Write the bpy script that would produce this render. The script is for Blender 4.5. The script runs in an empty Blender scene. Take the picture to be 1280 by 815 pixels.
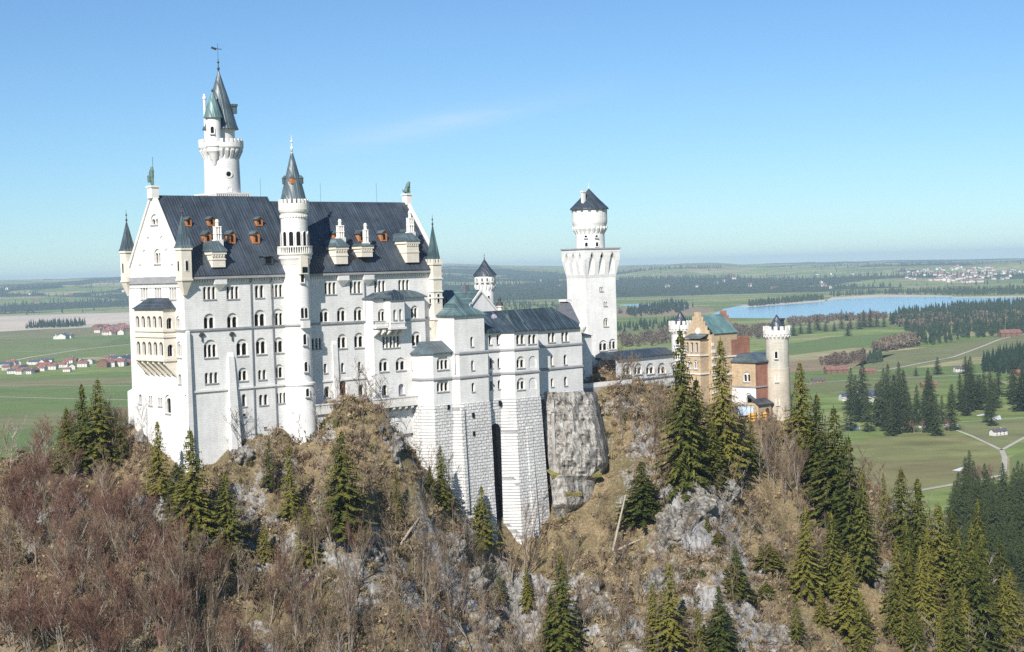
import bpy, bmesh, math, random
import numpy as np
from mathutils import Vector, Matrix
from mathutils.geometry import delaunay_2d_cdt

random.seed(7); rng = np.random.default_rng(7)
SC = bpy.context.scene; COL = SC.collection
PI = math.pi

# ------------------------------------------------------------------ camera
F_PX, ROLL, HY = 2000.0, .028, 336.0            # focal length and horizon in pixels of the 1280 wide photograph
PITCH = math.atan((407.5-HY)/F_PX)
cF = Vector((0, math.cos(PITCH), -math.sin(PITCH)))
cU0 = Vector((0, math.sin(PITCH), math.cos(PITCH))); cR0 = Vector((1, 0, 0))
cR = cR0*math.cos(ROLL) - cU0*math.sin(ROLL)
cU = cU0*math.cos(ROLL) + cR0*math.sin(ROLL)
cam_d = bpy.data.cameras.new('camera'); cam = bpy.data.objects.new('camera', cam_d); COL.objects.link(cam)
cam.matrix_world = Matrix(((cR.x, cU.x, -cF.x, 0), (cR.y, cU.y, -cF.y, 0), (cR.z, cU.z, -cF.z, 0), (0, 0, 0, 1)))
cam_d.sensor_width = 36; cam_d.lens = F_PX/1280*36; cam_d.clip_start = 1; cam_d.clip_end = 80000
SC.camera = cam
# ------------------------------------------------------------------ light
SUN_H = Vector((-.300, -.954, 0)).normalized(); EL = math.radians(37)
SUN = SUN_H*math.cos(EL) + Vector((0, 0, math.sin(EL)))
wd = bpy.data.worlds.new('World'); SC.world = wd; wd.use_nodes = True
wn = wd.node_tree; bg = wn.nodes['Background']
sky = wn.nodes.new('ShaderNodeTexSky'); sky.sky_type = 'NISHITA'; sky.sun_disc = False
sky.sun_elevation = EL; sky.sun_rotation = math.atan2(SUN_H.x, SUN_H.y); sky.altitude = 900
sky.air_density = 1.0; sky.dust_density = .15; sky.ozone_density = 2.5
bg.inputs['Strength'].default_value = .065
tint = wn.nodes.new('ShaderNodeMix'); tint.data_type = 'RGBA'; tint.blend_type = 'MULTIPLY'; tint.inputs[0].default_value = 1
tint.inputs[7].default_value = (.73, .985, 1.21, 1); wn.links.new(sky.outputs[0], tint.inputs[6])      # white balance of the photograph
tcw = wn.nodes.new('ShaderNodeTexCoord'); sxw = wn.nodes.new('ShaderNodeSeparateXYZ'); wn.links.new(tcw.outputs['Generated'], sxw.inputs[0])
def wm(op, a, b=None):
    n = wn.nodes.new('ShaderNodeMath'); n.operation = op
    for i, v in enumerate((a, b)):
        if v is None: continue
        if isinstance(v, (int, float)): n.inputs[i].default_value = v
        else: wn.links.new(v, n.inputs[i])
    return n.outputs[0]
mpw = wn.nodes.new('ShaderNodeMapping'); wn.links.new(tcw.outputs['Generated'], mpw.inputs[0]); mpw.inputs['Scale'].default_value = (9, 9, 70); mpw.inputs['Rotation'].default_value = (0, .13, 0)
cn = wn.nodes.new('ShaderNodeTexNoise'); cn.inputs['Scale'].default_value = 1.5; cn.inputs['Detail'].default_value = 6; cn.inputs['Roughness'].default_value = .6; wn.links.new(mpw.outputs[0], cn.inputs[0])
hgt = wm('SUBTRACT', wm('SUBTRACT', sxw.outputs[2], wm('MULTIPLY', sxw.outputs[0], .16)), .098)       # a thin cirrus streak low in the sky
g1 = wm('POWER', 2.718, wm('MULTIPLY', wm('MULTIPLY', hgt, hgt), -1/(.0075**2)))
xo = wm('ADD', sxw.outputs[0], .045); g2 = wm('POWER', 2.718, wm('MULTIPLY', wm('MULTIPLY', xo, xo), -1/(.075**2)))
cr_ = type('o', (), {'outputs': [wm('MULTIPLY', wm('MULTIPLY', g1, g2), wm('MULTIPLY', wm('SUBTRACT', cn.outputs[0], .25), .75))]})
cm = wn.nodes.new('ShaderNodeMix'); cm.data_type = 'RGBA'; wn.links.new(cr_.outputs[0], cm.inputs[0]); wn.links.new(tint.outputs[2], cm.inputs[6]); cm.inputs[7].default_value = (8.5, 9.5, 10.2, 1)
wn.links.new(cm.outputs[2], bg.inputs['Color'])
sl = bpy.data.lights.new('sun', 'SUN'); so = bpy.data.objects.new('sun', sl); COL.objects.link(so)
sl.energy = 5.0; sl.angle = math.radians(.5); sl.color = (1, .945, .865)
so.rotation_euler = (-SUN).to_track_quat('-Z', 'Y').to_euler(); so.location = (0, 0, 300)
vs = SC.view_settings; vs.view_transform = 'Standard'; vs.look = 'None'; vs.gamma = 1; vs.use_curve_mapping = False
vs.exposure = .55
SC.cycles.use_denoising = False; SC.cycles.max_bounces = 6; SC.cycles.diffuse_bounces = 3; SC.cycles.glossy_bounces = 2
SC.cycles.transparent_max_bounces = 8; SC.cycles.volume_bounces = 0; SC.cycles.sample_clamp_indirect = 6

# ------------------------------------------------------------------ measuring
def ray(x, y): return cF + cR*((x-640)/F_PX) - cU*((y-407.5)/F_PX)
def at(x, y, Y): d = ray(x, y); return d*(Y/d.y)
def onz(x, y, z): d = ray(x, y); return d*(z/d.z)
P0 = at(229, 344, 350)                            # near corner of the palace at eaves height
PHI = math.radians(42)
MC = Matrix.Translation(P0) @ Matrix.Rotation(PHI, 4, 'Z')
MCI = MC.inverted(); MR = MC.to_3x3().inverted()
def onv(x, y, v=0):                               # pixel -> castle frame on the plane v
    d = MR @ ray(x, y); o = MCI @ Vector((0, 0, 0)); return o + d*((v-o.y)/d.y)
def onu(x, y, u=0):
    d = MR @ ray(x, y); o = MCI @ Vector((0, 0, 0)); return o + d*((u-o.x)/d.x)
def onp(x, y, p, n):                              # pixel -> castle frame on any plane of it
    d = MR @ ray(x, y); o = MCI @ Vector((0, 0, 0)); n = Vector(n); return o + d*((Vector(p)-o).dot(n)/d.dot(n))

# ------------------------------------------------------------------ materials
def mat(name, rough=.9, spec=.25):
    m = bpy.data.materials.new(name); m.use_nodes = True
    b = m.node_tree.nodes['Principled BSDF']; b.inputs['Roughness'].default_value = rough
    b.inputs['Specular IOR Level'].default_value = spec
    return m, m.node_tree.nodes, m.node_tree.links, b
def ramp(N, stops):
    r = N.new('ShaderNodeValToRGB'); e = r.color_ramp.elements
    while len(e) < len(stops): e.new(.5)
    for el, (p, c) in zip(e, stops):
        el.position = p; el.color = (*c, 1) if len(c) == 3 else c
    return r
def noise(N, L, vec, scale, detail=4, rough=.55, dist=0):
    n = N.new('ShaderNodeTexNoise'); n.inputs['Scale'].default_value = scale; n.inputs['Detail'].default_value = detail
    n.inputs['Roughness'].default_value = rough; n.inputs['Distortion'].default_value = dist
    if vec is not None: L.new(vec, n.inputs['Vector'])
    return n
def coords(N, kind='Object'): return N.new('ShaderNodeTexCoord').outputs[kind]
def mapping(N, L, vec, scale=(1, 1, 1), rot=(0, 0, 0)):
    m = N.new('ShaderNodeMapping'); m.inputs['Scale'].default_value = scale; m.inputs['Rotation'].default_value = rot
    L.new(vec, m.inputs['Vector']); return m.outputs[0]
def mixc(N, L, fac, a, b, mode='MIX'):
    m = N.new('ShaderNodeMix'); m.data_type = 'RGBA'; m.blend_type = mode
    for s, val in ((0, fac), (6, a), (7, b)):
        if hasattr(val, 'is_output'): L.new(val, m.inputs[s])
        elif isinstance(val, (int, float)): m.inputs[s].default_value = val
        else: m.inputs[s].default_value = (*val, 1)
    return m.outputs[2]
def bump(N, L, B, h, strength=.4, dist=.1):
    n = N.new('ShaderNodeBump'); n.inputs['Strength'].default_value = strength; n.inputs['Distance'].default_value = dist
    L.new(h, n.inputs['Height']); L.new(n.outputs[0], B.inputs['Normal'])
def wallvec(N, L):
    s = N.new('ShaderNodeSeparateXYZ'); L.new(coords(N), s.inputs[0])
    a = N.new('ShaderNodeMath'); a.operation = 'ADD'; L.new(s.outputs[0], a.inputs[0]); L.new(s.outputs[1], a.inputs[1])
    c = N.new('ShaderNodeCombineXYZ'); L.new(a.outputs[0], c.inputs[0]); L.new(s.outputs[2], c.inputs[1]); return c.outputs[0]
def stone(name, c1, c2, bw=.9, bh=.42, mort=.012, bs=.3, bd=.04, mcol=None, stain=.12, rough=.92):
    m, N, L, B = mat(name, rough, .15)
    wv = wallvec(N, L)
    bt = N.new('ShaderNodeTexBrick'); L.new(wv, bt.inputs['Vector']); bt.inputs['Scale'].default_value = 1
    bt.inputs['Brick Width'].default_value = bw; bt.inputs['Row Height'].default_value = bh; bt.inputs['Mortar Size'].default_value = mort
    bt.inputs['Mortar Smooth'].default_value = .6
    bt.inputs['Color1'].default_value = (*c1, 1); bt.inputs['Color2'].default_value = (*c2, 1)
    bt.inputs['Mortar'].default_value = (*(mcol or tuple(x*.8 for x in c2)), 1)
    n1 = noise(N, L, coords(N), .16, 6, .6); n2 = noise(N, L, mapping(N, L, coords(N), (1, 1, .12)), .9, 5, .6)
    r1 = ramp(N, [(.35, (1-stain,)*3), (.62, (1, 1, 1))]); L.new(n1.outputs[0], r1.inputs[0])
    r2 = ramp(N, [(.3, (1-stain, 1-stain, 1-stain*1.1)), (.55, (1, 1, 1))]); L.new(n2.outputs[0], r2.inputs[0])
    c = mixc(N, L, 1., bt.outputs[0], r1.outputs[0], 'MULTIPLY'); c = mixc(N, L, .7, c, r2.outputs[0], 'MULTIPLY')
    L.new(c, B.inputs['Base Color'])
    inv = N.new('ShaderNodeMath'); inv.operation = 'SUBTRACT'; inv.inputs[0].default_value = 1; L.new(bt.outputs['Fac'], inv.inputs[1])
    n3 = noise(N, L, coords(N), 2.2, 5, .6)
    ad = N.new('ShaderNodeMath'); ad.operation = 'MULTIPLY_ADD'; L.new(n3.outputs[0], ad.inputs[0]); ad.inputs[1].default_value = .8; L.new(inv.outputs[0], ad.inputs[2])
    bump(N, L, B, ad.outputs[0], bs, bd); return m
WHITE = stone('white limestone', (.78, .77, .75), (.72, .712, .695), .85, .38, .012, .5, .04, (.62, .615, .60), .15)
RUST = stone('rusticated limestone', (.76, .75, .735), (.66, .655, .645), 1.7, .78, .07, 1., .34, (.36, .355, .35), .16)
CREAM = stone('cream sandstone', (.74, .68, .585), (.68, .62, .53), .8, .4, .01)
TRIM = stone('pale stone trim', (.74, .72, .68), (.70, .68, .64), 1.4, .5, .006, .15, .03)
GREYTRIM = stone('weathered grey string course', (.34, .34, .35), (.28, .28, .29), 1.4, .5, .006, .15, .03)
YELLOW = stone('yellow ochre stone', (.57, .44, .30), (.46, .35, .23), .8, .4, .012, .3, .04, None, .2)
REDBRICK = stone('red brick', (.37, .175, .125), (.29, .135, .10), .5, .2, .01, .3, .03, (.4, .25, .2), .25)
GREYSTONE = stone('grey beige tower stone', (.58, .55, .48), (.50, .47, .41), .9, .42, .014, .3, .05, None, .22)
BEIGE = stone('beige tower base stone', (.58, .52, .43), (.50, .44, .36), .9, .42, .014, .3, .05, None, .2)
CONCRETE = stone('weathered concrete', (.42, .41, .39), (.36, .35, .33), 4, 2.2, .02, .2, .05, None, .4)
def simple(name, col, rough=.85, spec=.25, var=.15, scale=1.2, metal=0):
    m, N, L, B = mat(name, rough, spec); n = noise(N, L, coords(N), scale, 4)
    r = ramp(N, [(.3, tuple(x*(1-var) for x in col)), (.7, tuple(min(1, x*(1+var)) for x in col))]); L.new(n.outputs[0], r.inputs[0])
    L.new(r.outputs[0], B.inputs['Base Color']); B.inputs['Metallic'].default_value = metal; return m
GLASS = simple('dark window glass', (.010, .012, .016), .3, .12, .4)
PALEGLASS = simple('pale curtained glass', (.30, .30, .36), .3, .5, .2)
WOOD = simple('orange dormer wood', (.40, .165, .065), .7, .2, .2, 3)
DARKWOOD = simple('dark door wood', (.10, .05, .035), .7)
IRON = simple('dark iron', (.05, .055, .06), .6, .4, .2)
PIPE = simple('grey downpipe', (.13, .14, .16), .6, .4, .2)
BRONZE = simple('green bronze', (.10, .16, .14), .6, .4, .35, 4)
def roofmat(name, c1, c2, c3, seam=.75, streak=.5):
    m, N, L, B = mat(name, .42, .5)
    sx = N.new('ShaderNodeSeparateXYZ'); L.new(coords(N), sx.inputs[0]); cx = N.new('ShaderNodeCombineXYZ')
    L.new(sx.outputs[0], cx.inputs[0]); L.new(sx.outputs[2], cx.inputs[1]); wv = cx.outputs[0]
    s = noise(N, L, mapping(N, L, wv, (1.6, .07, 1)), 1., 5, .65); n = noise(N, L, coords(N), .25, 5, .6)
    r = ramp(N, [(.32, c1), (.52, c2), (.72, c3)]); L.new(s.outputs[0], r.inputs[0])
    r2 = ramp(N, [(.3, (.62,)*3), (.7, (1.35,)*3)]); L.new(n.outputs[0], r2.inputs[0])
    L.new(mixc(N, L, 1., r.outputs[0], r2.outputs[0], 'MULTIPLY'), B.inputs['Base Color'])
    w = N.new('ShaderNodeTexWave'); w.wave_type = 'BANDS'; w.bands_direction = 'X'; w.wave_profile = 'SIN'
    w.inputs['Scale'].default_value = 1/seam*PI/10*1.0; L.new(wv, w.inputs['Vector'])
    pw = N.new('ShaderNodeMath'); pw.operation = 'POWER'; L.new(w.outputs['Fac'], pw.inputs[0]); pw.inputs[1].default_value = 10
    bump(N, L, B, pw.outputs[0], .8, .08); return m
SLATE = roofmat('dark sheet metal roof', (.026, .036, .050), (.040, .054, .072), (.068, .088, .108))
SLATE2 = roofmat('blue grey sheet metal roof', (.055, .075, .09), (.075, .105, .12), (.12, .165, .18))
COPPER = roofmat('green copper roof', (.04, .065, .07), (.075, .125, .135), (.16, .24, .24))
DCOPPER = roofmat('dark copper roof', (.020, .030, .042), (.030, .046, .062), (.10, .15, .16))
TEAL = roofmat('teal copper roof', (.075, .15, .15), (.11, .20, .20), (.17, .27, .26))

# ------------------------------------------------------------------ mesh building
class MB:
    def __init__(s): s.v = []; s.f = []; s.m = []
    def add(s, vs, fs, mi=0):
        o = len(s.v); s.v += [tuple(v) for v in vs]; s.f += [tuple(i+o for i in f) for f in fs]; s.m += [mi]*len(fs); return s
    def box(s, x0, x1, y0, y1, z0, z1, mi=0):
        return s.add([(x0,y0,z0),(x1,y0,z0),(x1,y1,z0),(x0,y1,z0),(x0,y0,z1),(x1,y0,z1),(x1,y1,z1),(x0,y1,z1)],
              [(3,2,1,0),(4,5,6,7),(0,1,5,4),(1,2,6,5),(2,3,7,6),(3,0,4,7)], mi)
    def prism(s, poly, z0, z1, mi=0, top=None, caps=True):
        n = len(poly); top = top or poly
        f = [(i, (i+1) % n, n+(i+1) % n, n+i) for i in range(n)]
        if caps: f += [tuple(range(n-1, -1, -1)), tuple(range(n, 2*n))]
        return s.add([(*p, z0) for p in poly]+[(*p, z1) for p in top], f, mi)
    def lathe(s, cx, cy, prof, n=24, mi=0, a0=0, caps=True):
        vs = []; fs = []; k = len(prof)
        for r, z in prof:
            for i in range(n):
                a = a0+2*PI*i/n; vs.append((cx+r*math.cos(a), cy+r*math.sin(a), z))
        for j in range(k-1):
            for i in range(n): fs.append((j*n+i, j*n+(i+1) % n, (j+1)*n+(i+1) % n, (j+1)*n+i))
        if caps: fs += [tuple(range(n-1, -1, -1)), tuple(range((k-1)*n, k*n))]
        return s.add(vs, fs, mi)
    def tube(s, pts, rad, n=6, mi=0):
        pts = [Vector(p) for p in pts]; k = len(pts); vs = []; fs = []
        for j, p in enumerate(pts):
            t = (pts[min(j+1, k-1)]-pts[max(j-1, 0)]).normalized()
            a = t.cross(Vector((0, 0, 1)) if abs(t.z) < .9 else Vector((1, 0, 0))).normalized(); b = t.cross(a)
            r = rad[j] if isinstance(rad, (list, tuple)) else rad
            for i in range(n):
                an = 2*PI*i/n; vs.append(p+a*(r*math.cos(an))+b*(r*math.sin(an)))
        for j in range(k-1):
            for i in range(n): fs.append((j*n+i, (j+1)*n+i, (j+1)*n+(i+1) % n, j*n+(i+1) % n))
        fs += [tuple(range(n)), tuple(range(k*n-1, (k-1)*n-1, -1))]
        return s.add(vs, fs, mi)
    def xf(s, M):
        s.v = [tuple(M @ Vector(v)) for v in s.v]; return s
    def mesh(s, name, mats, smooth=False, fix=True):
        me = bpy.data.meshes.new(name); me.from_pydata(s.v, [], s.f)
        for m in (mats if isinstance(mats, (list, tuple)) else [mats]): me.materials.append(m)
        me.polygons.foreach_set('material_index', s.m)
        if fix:
            bm = bmesh.new(); bm.from_mesh(me); bmesh.ops.recalc_face_normals(bm, faces=bm.faces); bm.to_mesh(me); bm.free()
        if smooth:
            me.polygons.foreach_set('use_smooth', [True]*len(me.polygons))
            try: me.set_sharp_from_angle(angle=math.radians(35))
            except Exception: pass
        return me
def link(name, data, parent=None, loc=(0, 0, 0), rz=0):
    o = bpy.data.objects.new(name, data); COL.objects.link(o); o.location = loc; o.rotation_euler = (0, 0, rz)
    if parent is not None: o.parent = parent
    return o
def tag(o, label=None, cat=None, group=None, kind=None):
    for k, val in (('label', label), ('category', cat), ('group', group), ('kind', kind)):
        if val: o[k] = val
    return o
def arch(w, h, z0=0, x0=0, n=8):                  # round arched outline, sill at z0
    r = w/2; sp = max(h-r, .02)
    return [(x0-r, z0), (x0+r, z0)] + [(x0+r*math.cos(PI*i/n), z0+sp+r*math.sin(PI*i/n)) for i in range(n+1)]
def inside(p, poly):
    c = False; x, y = p; j = len(poly)-1
    for i in range(len(poly)):
        xi, yi = poly[i]; xj, yj = poly[j]
        if (yi > y) != (yj > y) and x < (xj-xi)*(y-yi)/(yj-yi)+xi: c = not c
        j = i
    return c
def panel(outer, holes):                          # triangulated sheet with holes, 2d
    vs = []; es = []
    for lp in [outer]+holes:
        o = len(vs); vs += [Vector(p) for p in lp]; es += [(o+i, o+(i+1) % len(lp)) for i in range(len(lp))]
    V, E_, Fc, *_ = delaunay_2d_cdt(vs, es, [], 0, 1e-4); V = [tuple(p) for p in V]
    out = []
    for f in Fc:
        c = (sum(V[i][0] for i in f)/len(f), sum(V[i][1] for i in f)/len(f))
        if inside(c, outer) and not any(inside(c, h) for h in holes): out.append(tuple(f))
    return V, out
WCACHE = {}
def winspec(typ, n, w, h, glass=0):
    """returns wall holes (x,z) and meshes of frame, pane and sill; wall plane y=0, inward +y"""
    w = round(w*5)/5; h = round(h*5)/5; key = (typ, n, w, h, glass)
    if key in WCACHE: return WCACHE[key]
    fr = MB(); pn = MB(); holes = []; d1 = .3; d2 = .75
    def reveal(lp, y0, y1):
        k = len(lp); fr.add([(x, y0, z) for x, z in lp]+[(x, y1, z) for x, z in lp], [(i, (i+1) % k, k+(i+1) % k, k+i) for i in range(k)])
    def pane(lp, y):
        pn.add([(x, y, z) for x, z in lp], [tuple(range(len(lp)))])
    ww = w*.95 if typ == 'A' else w; col = min(.26, .11*w)
    lw = (ww-(n-1)*col)/max(n, 1); xs = [-ww/2+lw/2+i*(lw+col) for i in range(n)]
    if typ == 'A':
        out = arch(w, h); holes = [out]; reveal(out, 0, d1)
        lh = h-.36*w
        ls = [arch(lw, lh, .12, x, 6) for x in xs]
        V, Fs = panel(out, ls); fr.add([(x, d1, z) for x, z in V], Fs)
        for l in ls: reveal(l, d1, d2); pane(l, d2-.02)
        for a, b in zip(xs, xs[1:]):              # little columns between the lights
            fr.lathe((a+b)/2, d1-.02, [(.15, .1), (.09, .3), (.08, lh-lw*.5-.25), (.17, lh-lw*.5)], 6)
    elif typ == 'B':
        ls = [arch(lw, h, 0, x, 6) for x in xs]; holes = ls
        for l in ls: reveal(l, 0, d2-.1); pane(l, d2-.12)
        for x in xs: fr.box(x-.05, x+.05, d2-.2, d2-.14, .05, h-.1)
    elif typ == 'C':
        out = arch(w, h); holes = [out]; reveal(out, 0, .2); fr.add([(x, .2, z) for x, z in out], [tuple(range(len(out)))])
    elif typ == 'R':
        out = [(-w/2, 0), (w/2, 0), (w/2, h), (-w/2, h)]; holes = [out]; reveal(out, 0, .5); pane(out, .48)
    sm = MB().box(-w/2-.12, w/2+.12, -.16, .25, -.26, -.003)
    r = (holes, fr.mesh('window', TRIM if typ != 'C' else WHITE), pn.mesh('pane', PALEGLASS if glass else GLASS) if pn.v else None, sm.mesh('sill', GREYTRIM))
    WCACHE[key] = r; return r

class Building:
    def __init__(s, name, label, cat, base, rz=PHI):
        s.base = Vector(base); s.M = None
        s.root = link(name, None, None, MC @ s.base, PHI); s.root.empty_display_size = 2; tag(s.root, label, cat)
    def part(s, name, mb, mats, parent=None, smooth=False, label=None):
        me = MB(); me.v = [(x-s.base.x, y-s.base.y, z-s.base.z) for x, y, z in mb.v]; me.f = mb.f; me.m = mb.m
        o = link(name, me.mesh(name, mats, smooth), parent or s.root)
        if label: o['label'] = label
        return o
    def put_window(s, spec, p, ang, name='window', sill=True, label=None):
        holes, fm, pm, sm = spec
        w = link(name, fm, s.root, Vector(p)-s.base, ang)
        if pm: link('pane', pm, w)
        if sill: link('sill', sm, w)
        if label: w['label'] = label
        return w
class Wall:
    """a flat wall in the castle frame: starts at (u,v), runs along angle ang (0 = +u, seen from -v)"""
    def __init__(s, b, u, v, ang=0): s.b = b; s.o = Vector((u, v, 0)); s.ang = ang; s.d = Vector((math.cos(ang), math.sin(ang), 0)); s.n = Vector((math.sin(ang), -math.cos(ang), 0)); s.holes = []
    def sz(s, x, y): p = onp(x, y, s.o, s.n); return (p-s.o).dot(s.d), p.z
    def win(s, x, y, wpx, hpx, typ='B', n=2, name='window', sill=True, glass=0, label=None):
        """x, y: middle of the sill edge in the photograph"""
        a, z = s.sz(x, y); w = s.sz(x+wpx/2, y)[0]-s.sz(x-wpx/2, y)[0]; h = s.sz(x, y-hpx)[1]-z
        return s.winm(a, z, w, h, typ, n, name, sill, glass, label)
    def winm(s, a, z, w, h, typ='B', n=2, name='window', sill=True, glass=0, label=None):
        sp = winspec(typ, n, w, h, glass)
        s.holes += [[(a+x, z+q) for x, q in l] for l in sp[0]]
        p = s.o+s.d*a; return s.b.put_window(sp, (p.x, p.y, z), s.ang, name, sill, label)
    def fill(s, mb, outline, mi=0):
        V, Fs = panel(outline, s.holes)
        mb.add([s.o+s.d*a+Vector((0, 0, z)) for a, z in V], Fs, mi); return mb
def merlons(mb, cx, cy, r, z0, z1, n, th=.45, frac=.55, mi=0):
    for i in range(n):
        a0 = 2*PI*i/n; a1 = a0+2*PI/n*frac
        poly = [(cx+q*math.cos(a), cy+q*math.sin(a)) for q, a in ((r, a0), (r, (a0+a1)/2), (r, a1), (r-th, a1), (r-th, a0))]
        mb.prism(poly, z0, z1, mi)
def corbels(mb, cx, cy, r0, r1, z0, z1, n, mi=0):  # machicolation: little wedge brackets round a drum
    for i in range(n):
        a = 2*PI*(i+.5)/n; da = PI/n*.5
        q = lambda r, t, z: (cx+r*math.cos(t), cy+r*math.sin(t), z)
        mb.add([q(r0-.1, a-da, z0), q(r0-.1, a+da, z0), q(r0-.1, a-da, z1), q(r0-.1, a+da, z1), q(r1, a-da, z1), q(r1, a+da, z1), q(r1, a-da, z1-.6), q(r1, a+da, z1-.6)],
               [(0, 1, 7, 6), (6, 7, 5, 4), (4, 5, 3, 2), (0, 6, 4, 2), (1, 3, 5, 7), (0, 2, 3, 1)], mi)
def dentils(mb, x0, x1, y, z, n, mi=0, ang0=None):  # arched frieze blocks along +u on the plane v=y
    w = (x1-x0)/n
    for i in range(n): mb.box(x0+i*w, x0+i*w+w*.55, y-.28, y+.05, z, z+.6, mi)
def round_window(b, cx, cy, r, a, z, w, h, n=1, typ='B', label=None):
    """window standing on the face of a round tower, with its own surround"""
    w = round(w*5)/5; h = round(h*5)/5; key = ('T', n, w, h)
    if key not in WCACHE:
        fr = MB(); pn = MB(); col = .2; lw = (w-(n-1)*col)/n; xs = [-w/2+lw/2+i*(lw+col) for i in range(n)]
        out = arch(w+.4, h+.2, -.15, 0, 10); ls = [arch(lw, h-(0 if n == 1 else lw*.6), 0, x, 8) for x in xs]
        V, Fs = panel(out, ls); fr.add([(x, -.2, z) for x, z in V], Fs)
        for lp in [out]+ls:
            k = len(lp); fr.add([(x, -.2, z) for x, z in lp]+[(x, .25, z) for x, z in lp], [(i, (i+1) % k, k+(i+1) % k, k+i) for i in range(k)])
        for l in ls: pn.add([(x, -.06, z) for x, z in l], [tuple(range(len(l)))])
        WCACHE[key] = (fr.mesh('window', TRIM), pn.mesh('pane', GLASS), MB().box(-w/2-.2, w/2+.2, -.4, .1, -.4, -.152).mesh('sill', GREYTRIM))
    fm, pm, sm = WCACHE[key]
    o = link('window', fm, b.root, Vector((cx+r*math.cos(a), cy+r*math.sin(a), z))-b.base, a+PI/2)
    link('pane', pm, o); link('sill', sm, o); return o
def view_angle(cx, cy, dx=0):                     # angle (castle frame) of the side of a tower that faces the camera, dx = -1..1 across it
    o = MCI @ Vector((0, 0, 0)); return math.atan2(o.y-cy, o.x-cx)+math.asin(max(-.98, min(.98, dx)))
def finial(mb, x, y, z, s=1, mi=0):
    mb.lathe(x, y, [(.28*s, z-.5*s), (.12*s, z), (.35*s, z+.5*s), (.12*s, z+.9*s), (.08*s, z+1.6*s), (.3*s, z+1.9*s), (.08*s, z+2.2*s), (.03*s, z+3.4*s)], 8, mi)

# ================================================================== PALACE
PAL_U, PAL_V, MID = 72.6, 24.5, 12.25
b = Building('palace_building', 'long white limestone palace with steep dark metal roofs and rows of arched windows', 'palace', (36, 12, -38))
fac = Wall(b, 0, 0)
A2 = 'A'
for x, y, w, h, t, n in [(262, 374, 15.5, 16, 'B', 3), (291, 373.5, 15.5, 16, 'B', 3), (324.5, 372, 11.5, 15, 'B', 2), (346, 371, 14.5, 15, 'B', 3),
        (262, 411, 13.5, 19.5, 'A', 2), (291, 410, 13.5, 19.5, 'A', 2), (325.4, 408, 14, 20.5, 'A', 2), (347.4, 407.5, 15, 21.5, 'A', 3),
        (263.5, 447, 16.5, 22.5, 'A', 3), (303, 444.6, 14, 21, 'A', 2), (326.8, 442.7, 13.5, 20.6, 'A', 2), (348.4, 441, 12.5, 20, 'A', 2),
        (264.5, 479, 16.5, 14, 'B', 3), (304, 476, 11.5, 17, 'A', 2), (328, 474.3, 10.5, 12.5, 'B', 2), (349, 472.6, 11, 17.4, 'A', 2),
        (305.3, 508, 6, 15, 'B', 1), (329.6, 506.3, 11, 13, 'B', 2), (351.5, 504, 13, 13, 'B', 3), (305.8, 520.5, 4, 3, 'R', 1), (332.3, 536, 4.5, 2.5, 'R', 1),
        # east half
        (396, 436.5, 12, 14, 'B', 3), (413, 367.7, 14.5, 15, 'B', 3), (444.5, 366.4, 14.5, 15, 'B', 3), (475, 365.2, 14, 15, 'B', 3), (505, 364, 14, 14, 'B', 3),
        (405.8, 402.6, 11, 17.5, 'A', 2), (427.3, 402, 11, 17.5, 'A', 2), (448.2, 401, 11, 17.5, 'A', 2),
        (428, 435.3, 11.5, 18.5, 'A', 2), (449, 434.5, 11.5, 18.5, 'A', 2), (407, 466, 4.6, 12, 'B', 1), (428.5, 465, 4.6, 12, 'B', 1), (449.6, 463.5, 4.6, 12, 'B', 1),
        (409, 496.7, 6.8, 13.6, 'B', 1), (451.6, 494, 6.8, 13.6, 'B', 1)]:
    fac.win(x, y, w, h, t, n)
a, z = fac.sz(429.5, 500); dsp = winspec('B', 1, 1.9, 4.6)
fac.holes += [[(a+x, z+q) for x, q in l] for l in dsp[0]]
dr = link('door', dsp[1], b.root, Vector((a, 0, z))-b.base); link('door_leaf', MB().box(-.95, .95, .45, .6, 0, 4.2).mesh('door_leaf', DARKWOOD), dr)
w1 = MB(); fac.fill(w1, [(0, -46), (PAL_U, -46), (PAL_U, .2), (0, .2)])
b.part('wall', w1, WHITE)
# west gable wall, its plinth one step forward
gab = Wall(b, 0, PAL_V, -PI/2); gpl = Wall(b, -.8, PAL_V+.8, -PI/2)
for x, y, w, h, t, n in [(180.5, 374.3, 8, 15, 'B', 3), (198, 374.3, 8, 15, 'B', 3), (216.3, 374.3, 8, 15, 'B', 3), (197, 330, 8, 19, 'A', 2), (193, 281, 9, 13, 'A', 2),
        (185.5, 304, 4.5, 8, 'C', 1), (202, 303, 4.5, 8, 'C', 1), (180.5, 320, 4.5, 7.5, 'C', 1), (208.5, 318.5, 4.5, 7.5, 'C', 1), (175.5, 336, 4, 6, 'C', 1), (215.5, 335.5, 4, 6, 'C', 1),
        (223, 412, 6, 17, 'A', 2), (224.5, 447, 6, 20, 'A', 2), (225, 480, 3.4, 12, 'B', 1)]:
    gab.win(x, y, w, h, t, n, sill=t != 'C')
for x, y, w, h, t, n in [(175.7, 505, 3.2, 12, 'B', 1), (188.5, 507, 4.5, 12, 'B', 2), (200.5, 508, 5, 11, 'B', 2), (210.3, 517, 7, 24, 'A', 1)]:
    gpl.win(x, y, w, h, t, n)
gm = MB(); gab.fill(gm, [(0, -26.5), (PAL_V, -26.5), (PAL_V, .2), (MID, 18.5), (0, .2)])
gpl.fill(gm, [(0, -50), (PAL_V+.8, -50), (PAL_V+.8, -26.4), (0, -26.4)])
gm.add([(-.8, -.0, -26.4), (-.8, PAL_V+.8, -26.4), (0, PAL_V, -25.8), (0, .0, -25.8)], [(0, 1, 2, 3)])
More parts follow.
